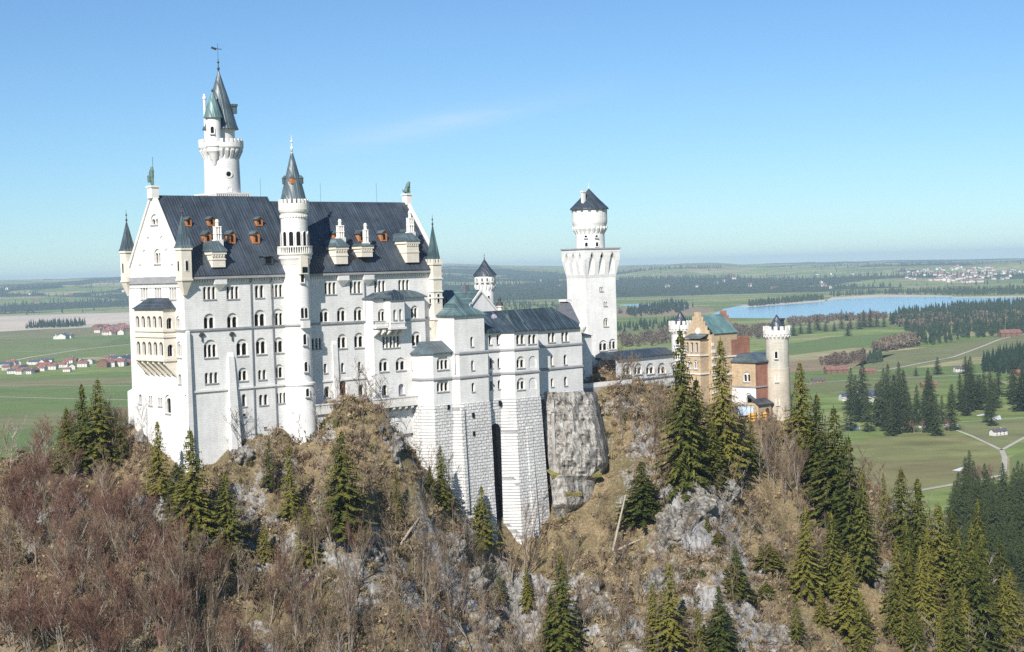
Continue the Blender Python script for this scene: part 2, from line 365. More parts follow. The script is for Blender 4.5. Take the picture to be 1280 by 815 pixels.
gm.add([(-.8, 0, -50), (0, 0, -50), (0, 0, -26.4), (-.8, 0, -26.4)], [(0, 1, 2, 3)])
b.part('gable_wall', gm, WHITE)
bk = MB().add([(0, PAL_V, -50), (PAL_U, PAL_V, -50), (PAL_U, PAL_V, .2), (0, PAL_V, .2)], [(0, 1, 2, 3)])
bk.add([(PAL_U, 0, -50), (PAL_U, PAL_V, -50), (PAL_U, PAL_V, .2), (PAL_U, MID, 17.6), (PAL_U, 0, .2)], [(0, 1, 2, 3, 4)])
bk.add([(30.2, -.2, .1), (30.2, PAL_V+.2, .1), (30.2, MID, 17.9)], [(0, 1, 2)])
b.part('rear_wall', bk, WHITE)
def gable_roof(mb, u0, u1, v0, v1, ze, zr, th=.35, mi=0):
    m = (v0+v1)/2
    P = [(v0, ze), (m, zr), (v1, ze), (v1-.25, ze-th*.6), (m, zr-th*1.4), (v0+.25, ze-th*.6)]
    n = 6; mb.add([(u0, p, q) for p, q in P]+[(u1, p, q) for p, q in P], [(i, (i+1) % n, n+(i+1) % n, n+i) for i in range(n)]+[(0, 1, 4, 5), (1, 2, 3, 4), (6, 7, 10, 11), (7, 8, 9, 10)], mi)
RW = MB(); gable_roof(RW, .55, 30.6, -1.1, PAL_V+1.1, -.25, 18.1); rw = b.part('roof', RW, SLATE)
RE = MB(); gable_roof(RE, 30.6, PAL_U-.3, -1.0, PAL_V+1.0, -.2, 17.0); re = b.part('roof', RE, SLATE)
for u0, u1, zr in ((-.35, .75, 18.9), (PAL_U-.5, PAL_U+.3, 17.9)):
    cop = MB()                                     # coping of the gable and its ridge cap
    for v0, v1 in ((-.3, MID), (PAL_V+.3, MID)):
        cop.add([(u0, v0, .1), (u1, v0, .1), (u1, v0, 1.2), (u0, v0, 1.2), (u0, v1, zr-1.1), (u1, v1, zr-1.1), (u1, v1, zr), (u0, v1, zr)],
                [(0, 1, 2, 3), (4, 5, 6, 7), (0, 1, 5, 4), (1, 2, 6, 5), (2, 3, 7, 6), (3, 0, 4, 7)])
    cop.box(u0-.3, u1+.4, MID-1, MID+1, zr-1.5, zr+.9); cop.box(u0-.5, u1+.6, MID-1.2, MID+1.2, zr+.9, zr+1.3)
    b.part('coping', cop, TRIM)
cor = MB().box(.8, 29.9, -1.02, -.003, -1.0, -.45).box(30.1, PAL_U, -.92, -.003, -.95, -.45).box(-.45, -.003, 1.6, PAL_V-.5, -1.7, -.2)
b.part('cornice', cor, GREYTRIM)
for x0_, x1_, n_d in ((31, 72, 62), (2, 29, 40)):
    fz = MB(); dentils(fz, x0_, x1_, 0, -1.75, n_d); b.part('arched_frieze', fz, WHITE)
fz = MB()
for i in range(34): fz.box(-.25, -.003, 1.8+i*.65, 2.15+i*.65, -2.6, -2.0)
b.part('arched_frieze', fz, WHITE)
st = MB().box(0, 28, -.3, -.003, -12.35, -11.95).box(33.5, PAL_U, -.3, -.003, -12.4, -12.0).box(-.3, -.003, -.3, 7, -12.35, -11.95)
b.part('string_course', st, GREYTRIM)
st = MB().box(1.0, 28, -.32, -.003, -25.9, -25.5).box(33.5, 57, -.25, -.003, -25.9, -25.55)
b.part('string_course', st, TRIM)
pr = MB().add([(-.8, -1.1, -50), (.75, -1.1, -50), (.75, .0, -50), (-.8, 0, -50), (-.05, -.7, -12.4), (.75, -.7, -12.4), (.75, 0, -12.0), (-.05, 0, -12.0)],
              [(0, 1, 5, 4), (1, 2, 6, 5), (2, 3, 7, 6), (3, 0, 4, 7), (4, 5, 6, 7)])
b.part('corner_pier', pr, WHITE)
def buttress(x0, x1, y0, x2, x3, y1, p0, p1, name='buttress'):
    a0 = fac.sz(x0, y0); a1 = fac.sz(x1, y0); c0 = fac.sz(x2, y1); c1 = fac.sz(x3, y1); zt = a0[1]; zb = c0[1]-6
    m = MB().add([(c0[0], -p1, zb), (c1[0], -p1, zb), (c1[0], 0, zb), (c0[0], 0, zb), (a0[0], -p0, zt), (a1[0], -p0, zt), (a1[0], 0, zt+1), (a0[0], 0, zt+1)],
                 [(0, 1, 5, 4), (1, 2, 6, 5), (2, 3, 7, 6), (3, 0, 4, 7), (4, 5, 6, 7)])
    b.part(name, m, WHITE)
buttress(284.5, 291.5, 446, 284, 297, 540, .4, 1.7); buttress(415, 421, 431, 416.5, 423, 497, .3, .8)
for xa, ya, xb, yb in ((312.5, 344, 319, 545), (338, 344, 346.5, 540), (454.5, 341, 460, 500)):
    s0 = fac.sz(xa, ya)[0]; s1 = fac.sz(xb, yb)[0]
    b.part('downpipe', MB().tube([(s0, -.2, -1.0), (s1, -.2, fac.sz(xb, yb)[1])], .16, 6), PIPE)
for x, y in ((252, 418), (289.7, 417)):
    s, z = fac.sz(x, y); b.part('wall_anchor', MB().box(s-.1, s+.1, -.3, 0, z-1.6, z+.4).box(s-.7, s+.7, -.3, 0, z-.35, z+.05).box(s-.45, s+.45, -.32, 0, z+.0, z+.35), IRON)
# slate panels of stonework between the pipes stand a little proud
# east bay with its shallow roof and the boxed oriel
vb = -1.5
uA = onv(455.8, 440, 0).x; uB = onv(467.6, 440, vb).x; uC = onv(532.5, 440, vb).x
zt = onv(500, 371.5, vb).z
bay = Wall(b, uB, vb)
for x, y, w, h, t, n in [(477.5, 401.5, 9, 16, 'A', 2), (518.5, 398, 8.5, 16, 'A', 2), (489, 434.5, 21, 14, 'B', 5), (520.7, 432.6, 11, 18, 'A', 2),
        (480, 464.4, 12, 16.5, 'A', 2), (501, 463, 12, 16.5, 'A', 2), (521, 461.7, 12, 16.5, 'A', 2), (481.2, 494.5, 7, 13.6, 'B', 1), (502, 493, 7, 13.6, 'B', 1), (522.4, 491.7, 7, 13.6, 'B', 1)]:
    bay.win(x, y, w, h, t, n, glass=1 if (x, y) == (502, 493) else 0)
bm_ = MB(); bay.fill(bm_, [(0, -40), (uC-uB, -40), (uC-uB, zt), (0, zt)])
bm_.add([(uA, .05, -40), (uB, vb, -40), (uB, vb, zt), (uA, .05, zt)], [(0, 1, 2, 3)]); bm_.add([(uC, vb, -40), (uC, .05, -40), (uC, .05, zt), (uC, vb, zt)], [(0, 1, 2, 3)])
by = b.part('bay', bm_, WHITE)
br = MB().add([(uA-.4, -.0, zt), (uB-.2, vb-.6, zt), (uC+.5, vb-.6, zt), (uC+.5, 0, zt), (uA+3, 0, zt+1.3), (uB+6, -.3, zt+1.7), (uC-4, -.3, zt+1.7), (uC-1, 0, zt+1.2),
               (uA-.4, 0, zt-.25), (uB-.2, vb-.6, zt-.25), (uC+.5, vb-.6, zt-.25), (uC+.5, 0, zt-.25)],
              [(0, 1, 5, 4), (1, 2, 6, 5), (2, 3, 7, 6), (4, 5, 6, 7), (0, 1, 9, 8), (1, 2, 10, 9), (2, 3, 11, 10), (8, 9, 10, 11)])
b.part('bay_roof', br, SLATE2)
b.part('string_course', MB().box(uB-.1, uC+.1, vb-.28, vb-.003, -12.6, -12.2), GREYTRIM)
vo = vb-2.2                                        # boxed oriel
o0 = onv(488, 390, vo).x; o1 = onv(505.8, 390, vo).x; l0 = onv(470.5, 405, vo+.5).x; zb = onv(495, 409, vo).z; zo = onv(497, 375, vo).z
ow = Wall(b, o0, vo)
for x in (493.7, 501): ow.win(x, 399.5, 4.4, 13, 'B', 1, glass=1)
om = MB(); ow.fill(om, [(0, zb), (o1-o0, zb), (o1-o0, zo), (0, zo)])
om.add([(o0, vb, zb), (o0, vo, zb), (o0, vo, zo), (o0, vb, zo)], [(0, 1, 2, 3)]); om.add([(o1, vo, zb), (o1, vb, zb), (o1, vb, zo), (o1, vo, zo)], [(0, 1, 2, 3)])
om.box(o0-.3, o1+.3, vo-.3, vb, zb-.5, zb-.002); om.box(l0, o0-.3, vo+.6, vb, zb-.1, zb+.35)
om.box(o0-.1, o1+.1, vo-.12, vo-.002, zb+1.0, zb+1.25)
ori = b.part('oriel', om, WHITE)
dm = MB(); cxo = (o0+o1)/2; rx = (o1-o0)/2+.35
q = [(-1, -1), (1, -1), (1, .9), (-1, .9)]
for (s0, z0), (s1, z1) in (((1, zo), (.82, zo+1)), ((.82, zo+1), (.45, zo+1.9)), ((.45, zo+1.9), (.02, zo+2.6))):
    dm.prism([(cxo+x*rx*s0, (vo+vb)/2+y*1.5*s0) for x, y in q], z0, z1, 0, [(cxo+x*rx*s1, (vo+vb)/2+y*1.5*s1) for x, y in q])
b.part('oriel_roof', dm, DCOPPER)
bal = MB()
for i in range(9): bal.box(l0+i*(o0-l0)/9, l0+i*(o0-l0)/9+.22, vo+.65, vo+.8, zb+.35, zb+1.1)
bal.box(l0, o0, vo+.6, vo+.85, zb+1.1, zb+1.35)
for i in range(5):
    x = l0+.5+i*(o1-l0-.9)/4
    bal.add([(x-.25, vb, zb-2.2), (x+.25, vb, zb-2.2), (x-.25, vb, zb-.5), (x+.25, vb, zb-.5), (x-.25, vo+.2, zb-.5), (x+.25, vo+.2, zb-.5), (x-.25, vo+.2, zb-1.0), (x+.25, vo+.2, zb-1.0)],
            [(0, 1, 7, 6), (6, 7, 5, 4), (0, 6, 4, 2), (1, 3, 5, 7), (4, 5, 3, 2)])
b.part('oriel_balcony', bal, TRIM)
# loggia on the west gable
up = -3.1
v_l = onu(168.3, 400, up).y; v_r = onu(203.7, 400, up).y; zT = onu(190, 386.5, up).z; zB = onu(190, 449, up).z
lw = Wall(b, up, v_l, -PI/2); L_ = v_l-v_r
ls = Wall(b, up, v_r, 0)
for k in range(5):
    for y0, h in ((409.5, 15), (444, 16.5)):
        lw.winm(L_*(k+.5)/5, onu(190, y0, up).z, L_/5*.62, onu(190, y0-h, up).z-onu(190, y0, up).z, 'B', 1, 'loggia_arch', False)
for y0, h in ((411, 14), (445.5, 15)): ls.winm(1.6, onv(210, y0, v_r).z, 1.4, onv(210, y0-h, v_r).z-onv(210, y0, v_r).z, 'B', 1, 'loggia_arch', False)
lm = MB(); lw.fill(lm, [(0, zB), (L_, zB), (L_, zT), (0, zT)]); ls.fill(lm, [(0, zB), (-up, zB), (-up, zT), (0, zT)])
lm.add([(up, v_l, zB), (0, v_l, zB), (0, v_l, zT), (up, v_l, zT)], [(0, 1, 2, 3)]); lm.add([(up, v_l, zB), (up, v_r, zB), (0, v_r, zB), (0, v_l, zB)], [(0, 1, 2, 3)])
for y0 in (413, 420, 449.5):
    zz = onu(190, y0, up).z; lm.box(up-.25, -.002, v_r-.25, v_l+.25, zz-.3, zz+.25)
for y0 in (414.5, 447): pass
lg = b.part('loggia', lm, CREAM)
lb = MB()
for k in range(6):
    yy = v_r+.3+(L_-.6)*k/5
    lb.add([(0, yy-.25, zB-4.2), (0, yy+.25, zB-4.2), (0, yy-.25, zB-.3), (0, yy+.25, zB-.3), (up, yy-.25, zB-.3), (up, yy+.25, zB-.3), (up, yy-.25, zB-1), (up, yy+.25, zB-1)],
           [(0, 1, 7, 6), (6, 7, 5, 4), (0, 6, 4, 2), (1, 3, 5, 7)])
b.part('loggia_bracket', lb, CREAM)
lr = MB(); e = .5
lr.add([(up-e, v_l+e, zT), (up-e, v_r-e, zT), (0, v_r-e, zT), (0, v_l+e, zT), (-1.1, v_l-2.6, zT+2.4), (-1.1, v_r+2.6, zT+2.4), (0, v_r+2.6, zT+2.4), (0, v_l-2.6, zT+2.4)],
       [(0, 1, 5, 4), (1, 2, 6, 5), (3, 0, 4, 7), (4, 5, 6, 7), (0, 1, 2, 3)])
b.part('loggia_roof', lr, SLATE)
# corner turrets of the palace
def turret(cu, cv, s, zb, zt, zr, roofm, wallm, name='corner_turret', merl=False, corb=3.2):
    m = MB(); q = [(-1, -1), (1, -1), (1, 1), (-1, 1)]; P = lambda k: [(cu+x*s*k, cv+y*s*k) for x, y in q]
    m.prism(P(1), zb, zt); m.prism(P(.25), zb-corb, zb-.002, 0, P(1)); m.prism(P(1.12), zb-.0, zb+.4); m.prism(P(1.16), zt-.5, zt-.002)
    if merl:
        for x, y in q: m.box(cu+x*s*.85-.35, cu+x*s*.85+.35, cv+y*s*.85-.35, cv+y*s*.85+.35, zt, zt+.9)
        for x, y in ((0, -1), (-1, 0), (1, 0)): m.box(cu+x*s*.9-.3, cu+x*s*.9+.3, cv+y*s*.9-.3, cv+y*s*.9+.3, zt, zt+.9)
    t = b.part(name, m, wallm)
    r = MB(); r.prism(P(1.22 if not merl else .95), zt+.003, zt+.6, 0, P(1.0 if not merl else .9)); r.prism(P(1.0 if not merl else .9), zt+.6, zr, 0, P(.06))
    b.part('turret_roof', r, roofm, t); f = MB(); finial(f, cu, cv, zr, .8); b.part('finial', f, IRON, t)
    w = winspec('B', 1, .8, 2.6)
    for ang, ou, ov in ((0, 0, -s*1.002), (-PI/2, -s*1.002, 0)):
        o = link('window', MB().box(-.45, .45, -.08, .1, -.15, 2.5).mesh('window', TRIM), t, Vector((cu+ou, cv+ov, zb+(zt-zb)*.3))-b.base, ang); link('pane', MB().add([(x*.8, -.1, z) for x, z in arch(.75, 2.2)], [tuple(range(11))]).mesh('pane', GLASS), o)
p = onv(229, 330, -.3); turret(p.x+.15, -.25, 1.25, -1.2, 6.0, 13.4, SLATE2, CREAM)
p = onu(165.5, 330, .2); turret(.2, PAL_V+.2, 1.25, -1.2, 6.0, 12.7, SLATE2, CREAM)
p = onv(540.5, 330, -.5)
turret(p.x+.4, -.5, 1.35, onv(540, 400, -1).z, onv(540, 328.5, -1).z, onv(540, 282, -.5).z, COPPER, CREAM, merl=True, corb=5)
for y in (348, 364, 372, 399):
    zz = onv(540, y, -2).z; b.part('string_course', MB().box(p.x+.4-1.55, p.x+.4+1.55, -2.05, 1, zz-.25, zz+.1), TRIM)
# wall dormers with chimneys
def roof_pt(x, y, we=True):
    zr = 18.1 if we else 17.0; ze = -.25; v0 = -1.1
    n = Vector((0, -(zr-ze), MID-v0)); return onp(x, y, (0, v0, ze), n)
def wall_dormer(x0, x1, y0, y1, yr, yc, xc, low=True, n=3):
    v = -.35; u0 = onv(x0, y1, v).x; u1 = onv(x1, y1, v).x; z0 = onv((x0+x1)/2, y1, v).z; z1 = onv((x0+x1)/2, y0, v).z
    zr = onv((x0+x1)/2, yr, v+1.5).z; zc = onv(xc, yc, v+1.5).z; uc = onv(xc, yr, v+1.5).x; uu = (u0+u1)/2
    m = MB().box(u0, u1, v, 5+z1*.5, z0, z1); m.box(u0-.25, u1+.25, v-.25, 4, z1-.7, z1-.003)
    k = max(4, int((u1-u0)/.6))
    for i in range(k): m.box(u0-.12+(u1-u0+.24)*i/k, u0-.12+(u1-u0+.24)*(i+.5)/k, v-.2, v, z1-1.2, z1-.7)
    m.box(u0-.12, u1+.12, v-.12, 4, z0+(z1-z0)*.45, z0+(z1-z0)*.45+.3)
    d = b.part('wall_dormer', m, CREAM)
    rf = MB().add([(u0-.5, v-.5, z1), (u1+.5, v-.5, z1), (u1+.5, 6.5, z1), (u0-.5, 6.5, z1), (uu-.8, v+1.2, zr), (uu+.8, v+1.2, zr), (uu+.8, 6.5, zr), (uu-.8, 6.5, zr)],
                  [(0, 1, 5, 4), (1, 2, 6, 5), (3, 0, 4, 7), (4, 5, 6, 7), (2, 3, 7, 6), (0, 1, 2, 3)])
    b.part('dormer_roof', rf, SLATE2, d)
    ch = MB(); q = (zc-zr+1)
    for i in range(n):
        for j in range(2):
            x = uc+(i-(n-1)/2)*.62; y = v+1.6+j*.7
            ch.lathe(x, y, [(.3, zr-1.5), (.26, zr+q*.3), (.4, zr+q*.33), (.26, zr+q*.36), (.26, zr+q*.62), (.38, zr+q*.64), (.26, zr+q*.67)], 8)
    ch.lathe(uc, v+2, [(.4, zr+q*.6), (.4, zr+q*.85), (.55, zr+q*.87), (.4, zr+q*.9), (.3, zr+q)], 8)
    ch.box(uc-n*.34, uc+n*.34, v+1.2, v+2.7, zr-1.5, zr+.25)
    b.part('chimney', ch, TRIM, d)
    if low:
        c = MB(); c.box(u0+.1, u1-.1, -.9, 0, -2.2, -1.1); c.add([(u0+.1, -.9, -2.2), (u1-.1, -.9, -2.2), (u1-.1, 0, -2.2), (u0+.1, 0, -2.2), (uu-.2, -.05, -3.8), (uu+.2, -.05, -3.8), (uu+.2, 0, -3.8), (uu-.2, 0, -3.8)],
            [(0, 1, 5, 4), (1, 2, 6, 5), (3, 0, 4, 7), (4, 5, 6, 7)]); b.part('corbel', c, WHITE, d)
wall_dormer(266, 282, 314, 334, 301, 279.5, 273.5)
wall_dormer(420.5, 435, 308, 330, 298, 279, 427, True, 3)
wall_dormer(452.5, 466, 307, 321, 304, 284, 458.8, True, 2)
wall_dormer(509, 524, 301, 328, 291, 268, 514.5, False, 3)
uu = onv(459, 335, -.4).x                          # second small roof under the middle one
b.part('dormer_roof', MB().add([(uu-2, -.6, .2), (uu+2, -.6, .2), (uu+2, 2, 2.6), (uu-2, 2, 2.6), (uu-2, 2, .2), (uu+2, 2, .2)], [(0, 1, 2, 3), (1, 5, 2), (0, 3, 4), (4, 5, 1, 0)]), SLATE2)
# little wooden dormers on the roofs
def dormer(x, y, wp, hp, we, wide=False):
    p = roof_pt(x, y, we); sl = (18.35 if we else 17.2)/13.35
    k = .245; w = wp*k/2; h = hp*.19; dv = (h*1.5)/sl+.3
    m = MB(); v = p.y-.25; z = p.z-.1; gh = h*.35 if not wide else .0
    m.add([(p.x-w, v, z), (p.x+w, v, z), (p.x+w, v, z+h), (p.x, v, z+h+gh), (p.x-w, v, z+h), (p.x-w, v+dv, z), (p.x+w, v+dv, z), (p.x+w, v+dv, z+h), (p.x, v+dv, z+h+gh), (p.x-w, v+dv, z+h)],
          [(0, 1, 2, 3, 4), (1, 6, 7, 2), (0, 4, 9, 5), (5, 9, 8, 7, 6), (2, 7, 8, 3), (3, 8, 9, 4)])
    if wide: m.box(p.x-w*.55, p.x+w*.55, v-.04, v, z+.2, z+h-.2, 1)
    else: m.add([(p.x+a_, v-.03, q+z+.35) for a_, q in arch(w*.75, h*.75)], [tuple(range(11))], 1)
    d = b.part('dormer', m, [WOOD if not wide else SLATE, GLASS])
    e = .22; r = MB()
    for sx in (-1, 1):
        r.add([(p.x+sx*(w+e), v-.35, z+h-e*.7), (p.x, v-.35, z+h+gh), (p.x, v+dv+.6, z+h+gh), (p.x+sx*(w+e), v+dv+.6, z+h-e*.7)], [(0, 1, 2, 3)])
        r.add([(p.x+sx*(w+e), v-.35, z+h-e*.7+.18), (p.x, v-.35, z+h+gh+.2), (p.x, v+dv+.6, z+h+gh+.2), (p.x+sx*(w+e), v+dv+.6, z+h-e*.7+.18)], [(0, 1, 2, 3)])
        r.add([(p.x+sx*(w+e), v-.35, z+h-e*.7+.18), (p.x, v-.35, z+h+gh+.2), (p.x, v-.35, z+h+gh), (p.x+sx*(w+e), v-.35, z+h-e*.7)], [(0, 1, 2, 3)])
    b.part('dormer_roof', r, SLATE2, d)
for x, y, w, h in ((235.5, 282.5, 6, 8), (264, 282, 7, 8), (324, 282, 7, 8), (259.5, 304.5, 7.5, 11), (289.5, 304, 7.5, 11), (320, 304, 7.5, 11)): dormer(x, y, w, h, True)
dormer(335, 330, 11, 10, True, True)
for x, y, w, h in ((421, 301.5, 7, 10), (451.5, 301.5, 7, 10), (479.5, 301, 7.5, 10), (507.5, 300, 7, 10)): dormer(x, y, w, h, False)
for x, y0, y1, v in ((326, 250, 226, MID), (401, 254, 232, MID), (471, 254, 233, MID)):
    p = onv(x, y0, v); b.part('lightning_rod', MB().tube([p, p+Vector((0, 0, 5))], .04, 4), IRON)
b.part('roof_seam', MB().add([(31, (MID+1)*.5+dy, 8.46+dy*1.3+.12) for dy in (0, .16)]+[(PAL_U-.6, (MID+1)*.5+dy, 8.46+dy*1.3+.12) for dy in (.16, 0)], [(0, 1, 2, 3)]), SLATE2, re)
# terrace with balustrade and bracketed gallery
tv = -3.4
t0 = onv(393, 507, tv); t1 = onv(535, 492, tv); zt = t0.z+.2; zbl = zt-1.5
tm = MB().box(t0.x, t1.x, tv, .5, zbl-.9, zbl)
b.part('terrace_slab', tm, TRIM)
bl = MB().box(t0.x, t1.x, tv-.1, tv+.3, zt-.3, zt).box(t0.x, t1.x, tv, tv+.25, zbl, zbl+.25)
n = 95
for i in range(n):
    x = t0.x+(t1.x-t0.x)*i/n; w = .62 if i % 9 == 0 else .24
    bl.box(x, x+w*.7, tv+.02, tv+.2, zbl+.25, zt-.3)
b.part('balustrade', bl, TRIM)
gv = onv(484, 510, tv+1.6).x
tw = MB().box(t0.x+1, gv-2, tv+.5, .4, zbl-12, zbl-.9).box(gv-2, t1.x, tv+2.6, .4, -60, zbl-.9)
tw.box(t0.x+11.2, t0.x+12.6, tv+.1, tv+.5, zbl-8, zbl-.9)
b.part('terrace_wall', tw, CONCRETE if False else WHITE)
cb = MB()
for i in range(6):
    x = gv+1+(t1.x-gv-2)*i/5
    cb.add([(x-.3, tv+2.6, zbl-2.6), (x+.3, tv+2.6, zbl-2.6), (x-.3, tv+2.6, zbl-.9), (x+.3, tv+2.6, zbl-.9), (x-.3, tv+.1, zbl-.9), (x+.3, tv+.1, zbl-.9), (x-.3, tv+.1, zbl-1.4), (x+.3, tv+.1, zbl-1.4)],
           [(0, 1, 7, 6), (6, 7, 5, 4), (0, 6, 4, 2), (1, 3, 5, 7)])
b.part('gallery_bracket', cb, TRIM)
for x, y in ((503, 519), (505.5, 531)):
    p = onv(x, y, tv+2.6); b.part('drain_hole', MB().box(p.x-.4, p.x+.4, tv+2.5, tv+2.7, p.z-.4, p.z+.4), GLASS)
PAL = b
# statues: knight on the west gable, lion on the east gable
def skin(name, pts, edges, rad, m, M):
    me = bpy.data.meshes.new(name); me.from_pydata(pts, edges, []); o = link(name, me); o.matrix_world = M
    sm = o.modifiers.new('s', 'SKIN'); o.modifiers.new('d', 'SUBSURF').levels = 1
    for v, r in zip(me.skin_vertices[0].data, rad): v.radius = (r, r)
    me.skin_vertices[0].data[0].use_root = True
    dg = bpy.context.evaluated_depsgraph_get(); dg.update(); ne = bpy.data.meshes.new_from_object(o.evaluated_get(dg))
    o.modifiers.clear(); o.data = ne; ne.materials.clear(); ne.materials.append(m); ne.polygons.foreach_set('use_smooth', [True]*len(ne.polygons)); return o
kn = skin('knight_statue', [(0, 0, 2.2), (0, 0, 2.9), (0, 0, 3.6), (0, 0, 3.95), (0, .02, 4.35), (.3, .0, 1.2), (.34, .1, .15), (-.3, 0, 1.2), (-.36, .1, .15), (.62, 0, 3.5), (.95, -.1, 3.0), (1.0, -.2, 3.9), (-.6, 0, 3.45), (-.75, -.15, 2.8), (-.55, -.3, 2.3)],
    [(0, 1), (1, 2), (2, 3), (3, 4), (0, 5), (5, 6), (0, 7), (7, 8), (2, 9), (9, 10), (10, 11), (2, 12), (12, 13), (13, 14)],
    [.46, .42, .5, .2, .32, .3, .2, .3, .2, .22, .17, .13, .22, .17, .14], BRONZE, MC @ Matrix.Translation((.1, MID, 20.15)) @ Matrix.Rotation(-PI/2, 4, 'Z'))
tag(kn, 'green bronze knight statue holding a lance on the tip of the west gable', 'statue')
ln = MB().tube([(1.05, -.22, .1), (1.0, -.22, 6.4)], .07, 5); link('lance', ln.mesh('lance', BRONZE), kn)
link('shield', MB().prism([(-.45, -.5), (.45, -.5), (.45, -.35), (-.45, -.35)], .6, 2.2, 0, [(-.6, -.5), (.6, -.5), (.6, -.35), (-.6, -.35)]).mesh('shield', BRONZE), kn).location = (-.6, 0, .2)
li = skin('lion_statue', [(0, 0, .8), (0, -.2, 1.6), (0, -.55, 2.3), (0, -.8, 2.9), (0, -1.25, 2.95), (.3, -.7, 1.2), (.32, -.85, .15), (-.3, -.7, 1.2), (-.32, -.85, .15), (.4, .3, .55), (.42, -.3, .2), (-.4, .3, .55), (-.42, -.3, .2), (0, .7, .4), (0, 1.1, .6), (.0, 1.2, 1.2)],
    [(0, 1), (1, 2), (2, 3), (3, 4), (2, 5), (5, 6), (2, 7), (7, 8), (0, 9), (9, 10), (0, 11), (11, 12), (0, 13), (13, 14), (14, 15)],
    [.55, .5, .55, .5, .25, .22, .2, .22, .2, .35, .2, .35, .2, .15, .1, .14], BRONZE, MC @ Matrix.Translation((PAL_U-.1, MID, 19.15)) @ Matrix.Rotation(PI/2, 4, 'Z'))
tag(li, 'seated bronze lion statue on the tip of the east gable', 'statue')

# ================================================================== STAIR TOWER on the south front
tc = onv(369.8, 344, -.6); TU, TV = tc.x, -.6
Z = lambda y, x=369: onv(x, y, TV).z
b = Building('stair_tower', 'slender round white tower with dark pointed roof at the middle of the palace south front', 'tower', (TU, TV, Z(545)))
zg = Z(318); R = 3.15
m = MB().lathe(TU, TV, [(3.9, Z(545)-8), (3.75, Z(545)), (3.55, Z(484)), (R+.06, Z(479)), (R, Z(470)), (R, zg-1.5)], 40)
b.part('shaft', m, WHITE, None, True)
b.part('string_course', MB().lathe(TU, TV, [(3.5, Z(480)-.25), (3.75, Z(480)-.2), (3.7, Z(480)+.25), (3.2, Z(480)+.4)], 40), TRIM, None, True)
b.part('string_course', MB().lathe(TU, TV, [(R, -12.4), (R+.3, -12.35), (R+.3, -12.0), (R, -11.9)], 40), GREYTRIM, None, True)
m = MB().lathe(TU, TV, [(R-.05, zg-2.6), (R+.25, zg-2), (R+.3, zg-1.4), (R+.7, zg-.9), (R+.6, zg-.4), (4.05, zg), (4.05, zg+.3)], 40)
gl = b.part('gallery', m, TRIM, None, True)
m = MB().lathe(TU, TV, [(4.03, zg+1.6), (4.03, zg+1.9), (3.75, zg+1.9), (3.75, zg+1.6)], 40)
for i in range(44):
    a = 2*PI*i/44; m.lathe(TU+3.9*math.cos(a), TV+3.9*math.sin(a), [(.15, zg+.3), (.12, zg+1.6)], 5)
b.part('balustrade', m, TRIM, gl)
zd = Z(264); m = MB().lathe(TU, TV, [(3.05, zg), (3.05, zd-.3)], 40)
b.part('drum', m, WHITE, None, True)
m = MB().lathe(TU, TV, [(3.05, zd-.6), (3.35, zd-.2), (3.5, zd+.3), (3.5, zd+1.7), (3.15, zd+1.7), (3.15, zd+1.2), (2, zd+1.2)], 40)
merlons(m, TU, TV, 3.5, zd+1.7, zd+2.7, 20, .4, .6); corbels(m, TU, TV, 3.05, 3.3, zd-1.6, zd-.9, 32)
b.part('parapet', m, TRIM)
zt_ = Z(188); m = MB().lathe(TU, TV, [(3.2, zd+1.3), (2.5, zd+4.6), (.12, zt_)], 32)
r = b.part('roof', m, SLATE2, None, True); m = MB(); finial(m, TU, TV, zt_-.1, 1.1); b.part('finial', m, TRIM, r)
for dx in (-.95, -.08, .95):
    a = view_angle(TU, TV, dx); x, y = TU+1.9*math.cos(a), TV+1.9*math.sin(a); zz = zd+6.2
    b.part('roof_hatch', MB().prism([(x-.45, y-.45), (x+.45, y-.45), (x+.45, y+.45), (x-.45, y+.45)], zz, zz+1.3, 0).prism([(x-.55, y-.55), (x+.55, y-.55), (x+.55, y+.55), (x-.55, y+.55)], zz+1.3, zz+2, 1, [(x-.1, y-.1), (x+.1, y-.1), (x+.1, y+.1), (x-.1, y+.1)]), [WOOD if dx == -.08 else SLATE2, SLATE2], r)
for i in range(12):
    a = 2*PI*i/12+.2; round_window(b, TU, TV, 3.05, a, zg+.6, 1.0, 4.6 if i % 2 == 0 else 4.6)
for y, dx, w, h, n in ((353, .45, .8, 2.2, 1), (397.5, .5, 1.8, 2.8, 2), (430.5, .48, .8, 2.4, 1), (464, .5, .8, 2.2, 1), (495, .48, .8, 1.8, 1)):
    round_window(b, TU, TV, R if y < 480 else 3.6, view_angle(TU, TV, dx), Z(y), w, h, n)
a = view_angle(TU, TV, .5); x, y = TU+R*math.cos(a), TV+R*math.sin(a)
b.part('corbel_box', MB().box(x-1, x+1, y-.9, y+1.2, Z(398)-2.2, Z(398)-.5), WHITE)
b.part('corbel_box', MB().box(x-1.1, x+.9, y-.9, y+1.2, Z(334), zg-.4).prism([(x-1.1, y-.9), (x+.9, y-.9), (x+.9, y+1), (x-1.1, y+1)], Z(343), Z(334)-.002, 0, [(x-1.1, y-.9), (x+.9, y-.9), (x+.9, y+1), (x-1.1, y+1)]), CREAM)
b.part('niche', MB().prism([(x-.7, y-1.0), (x+.7, y-1.0), (x+.7, y-.7), (x-.7, y-.7)], Z(341), Z(334), 0), GLASS)

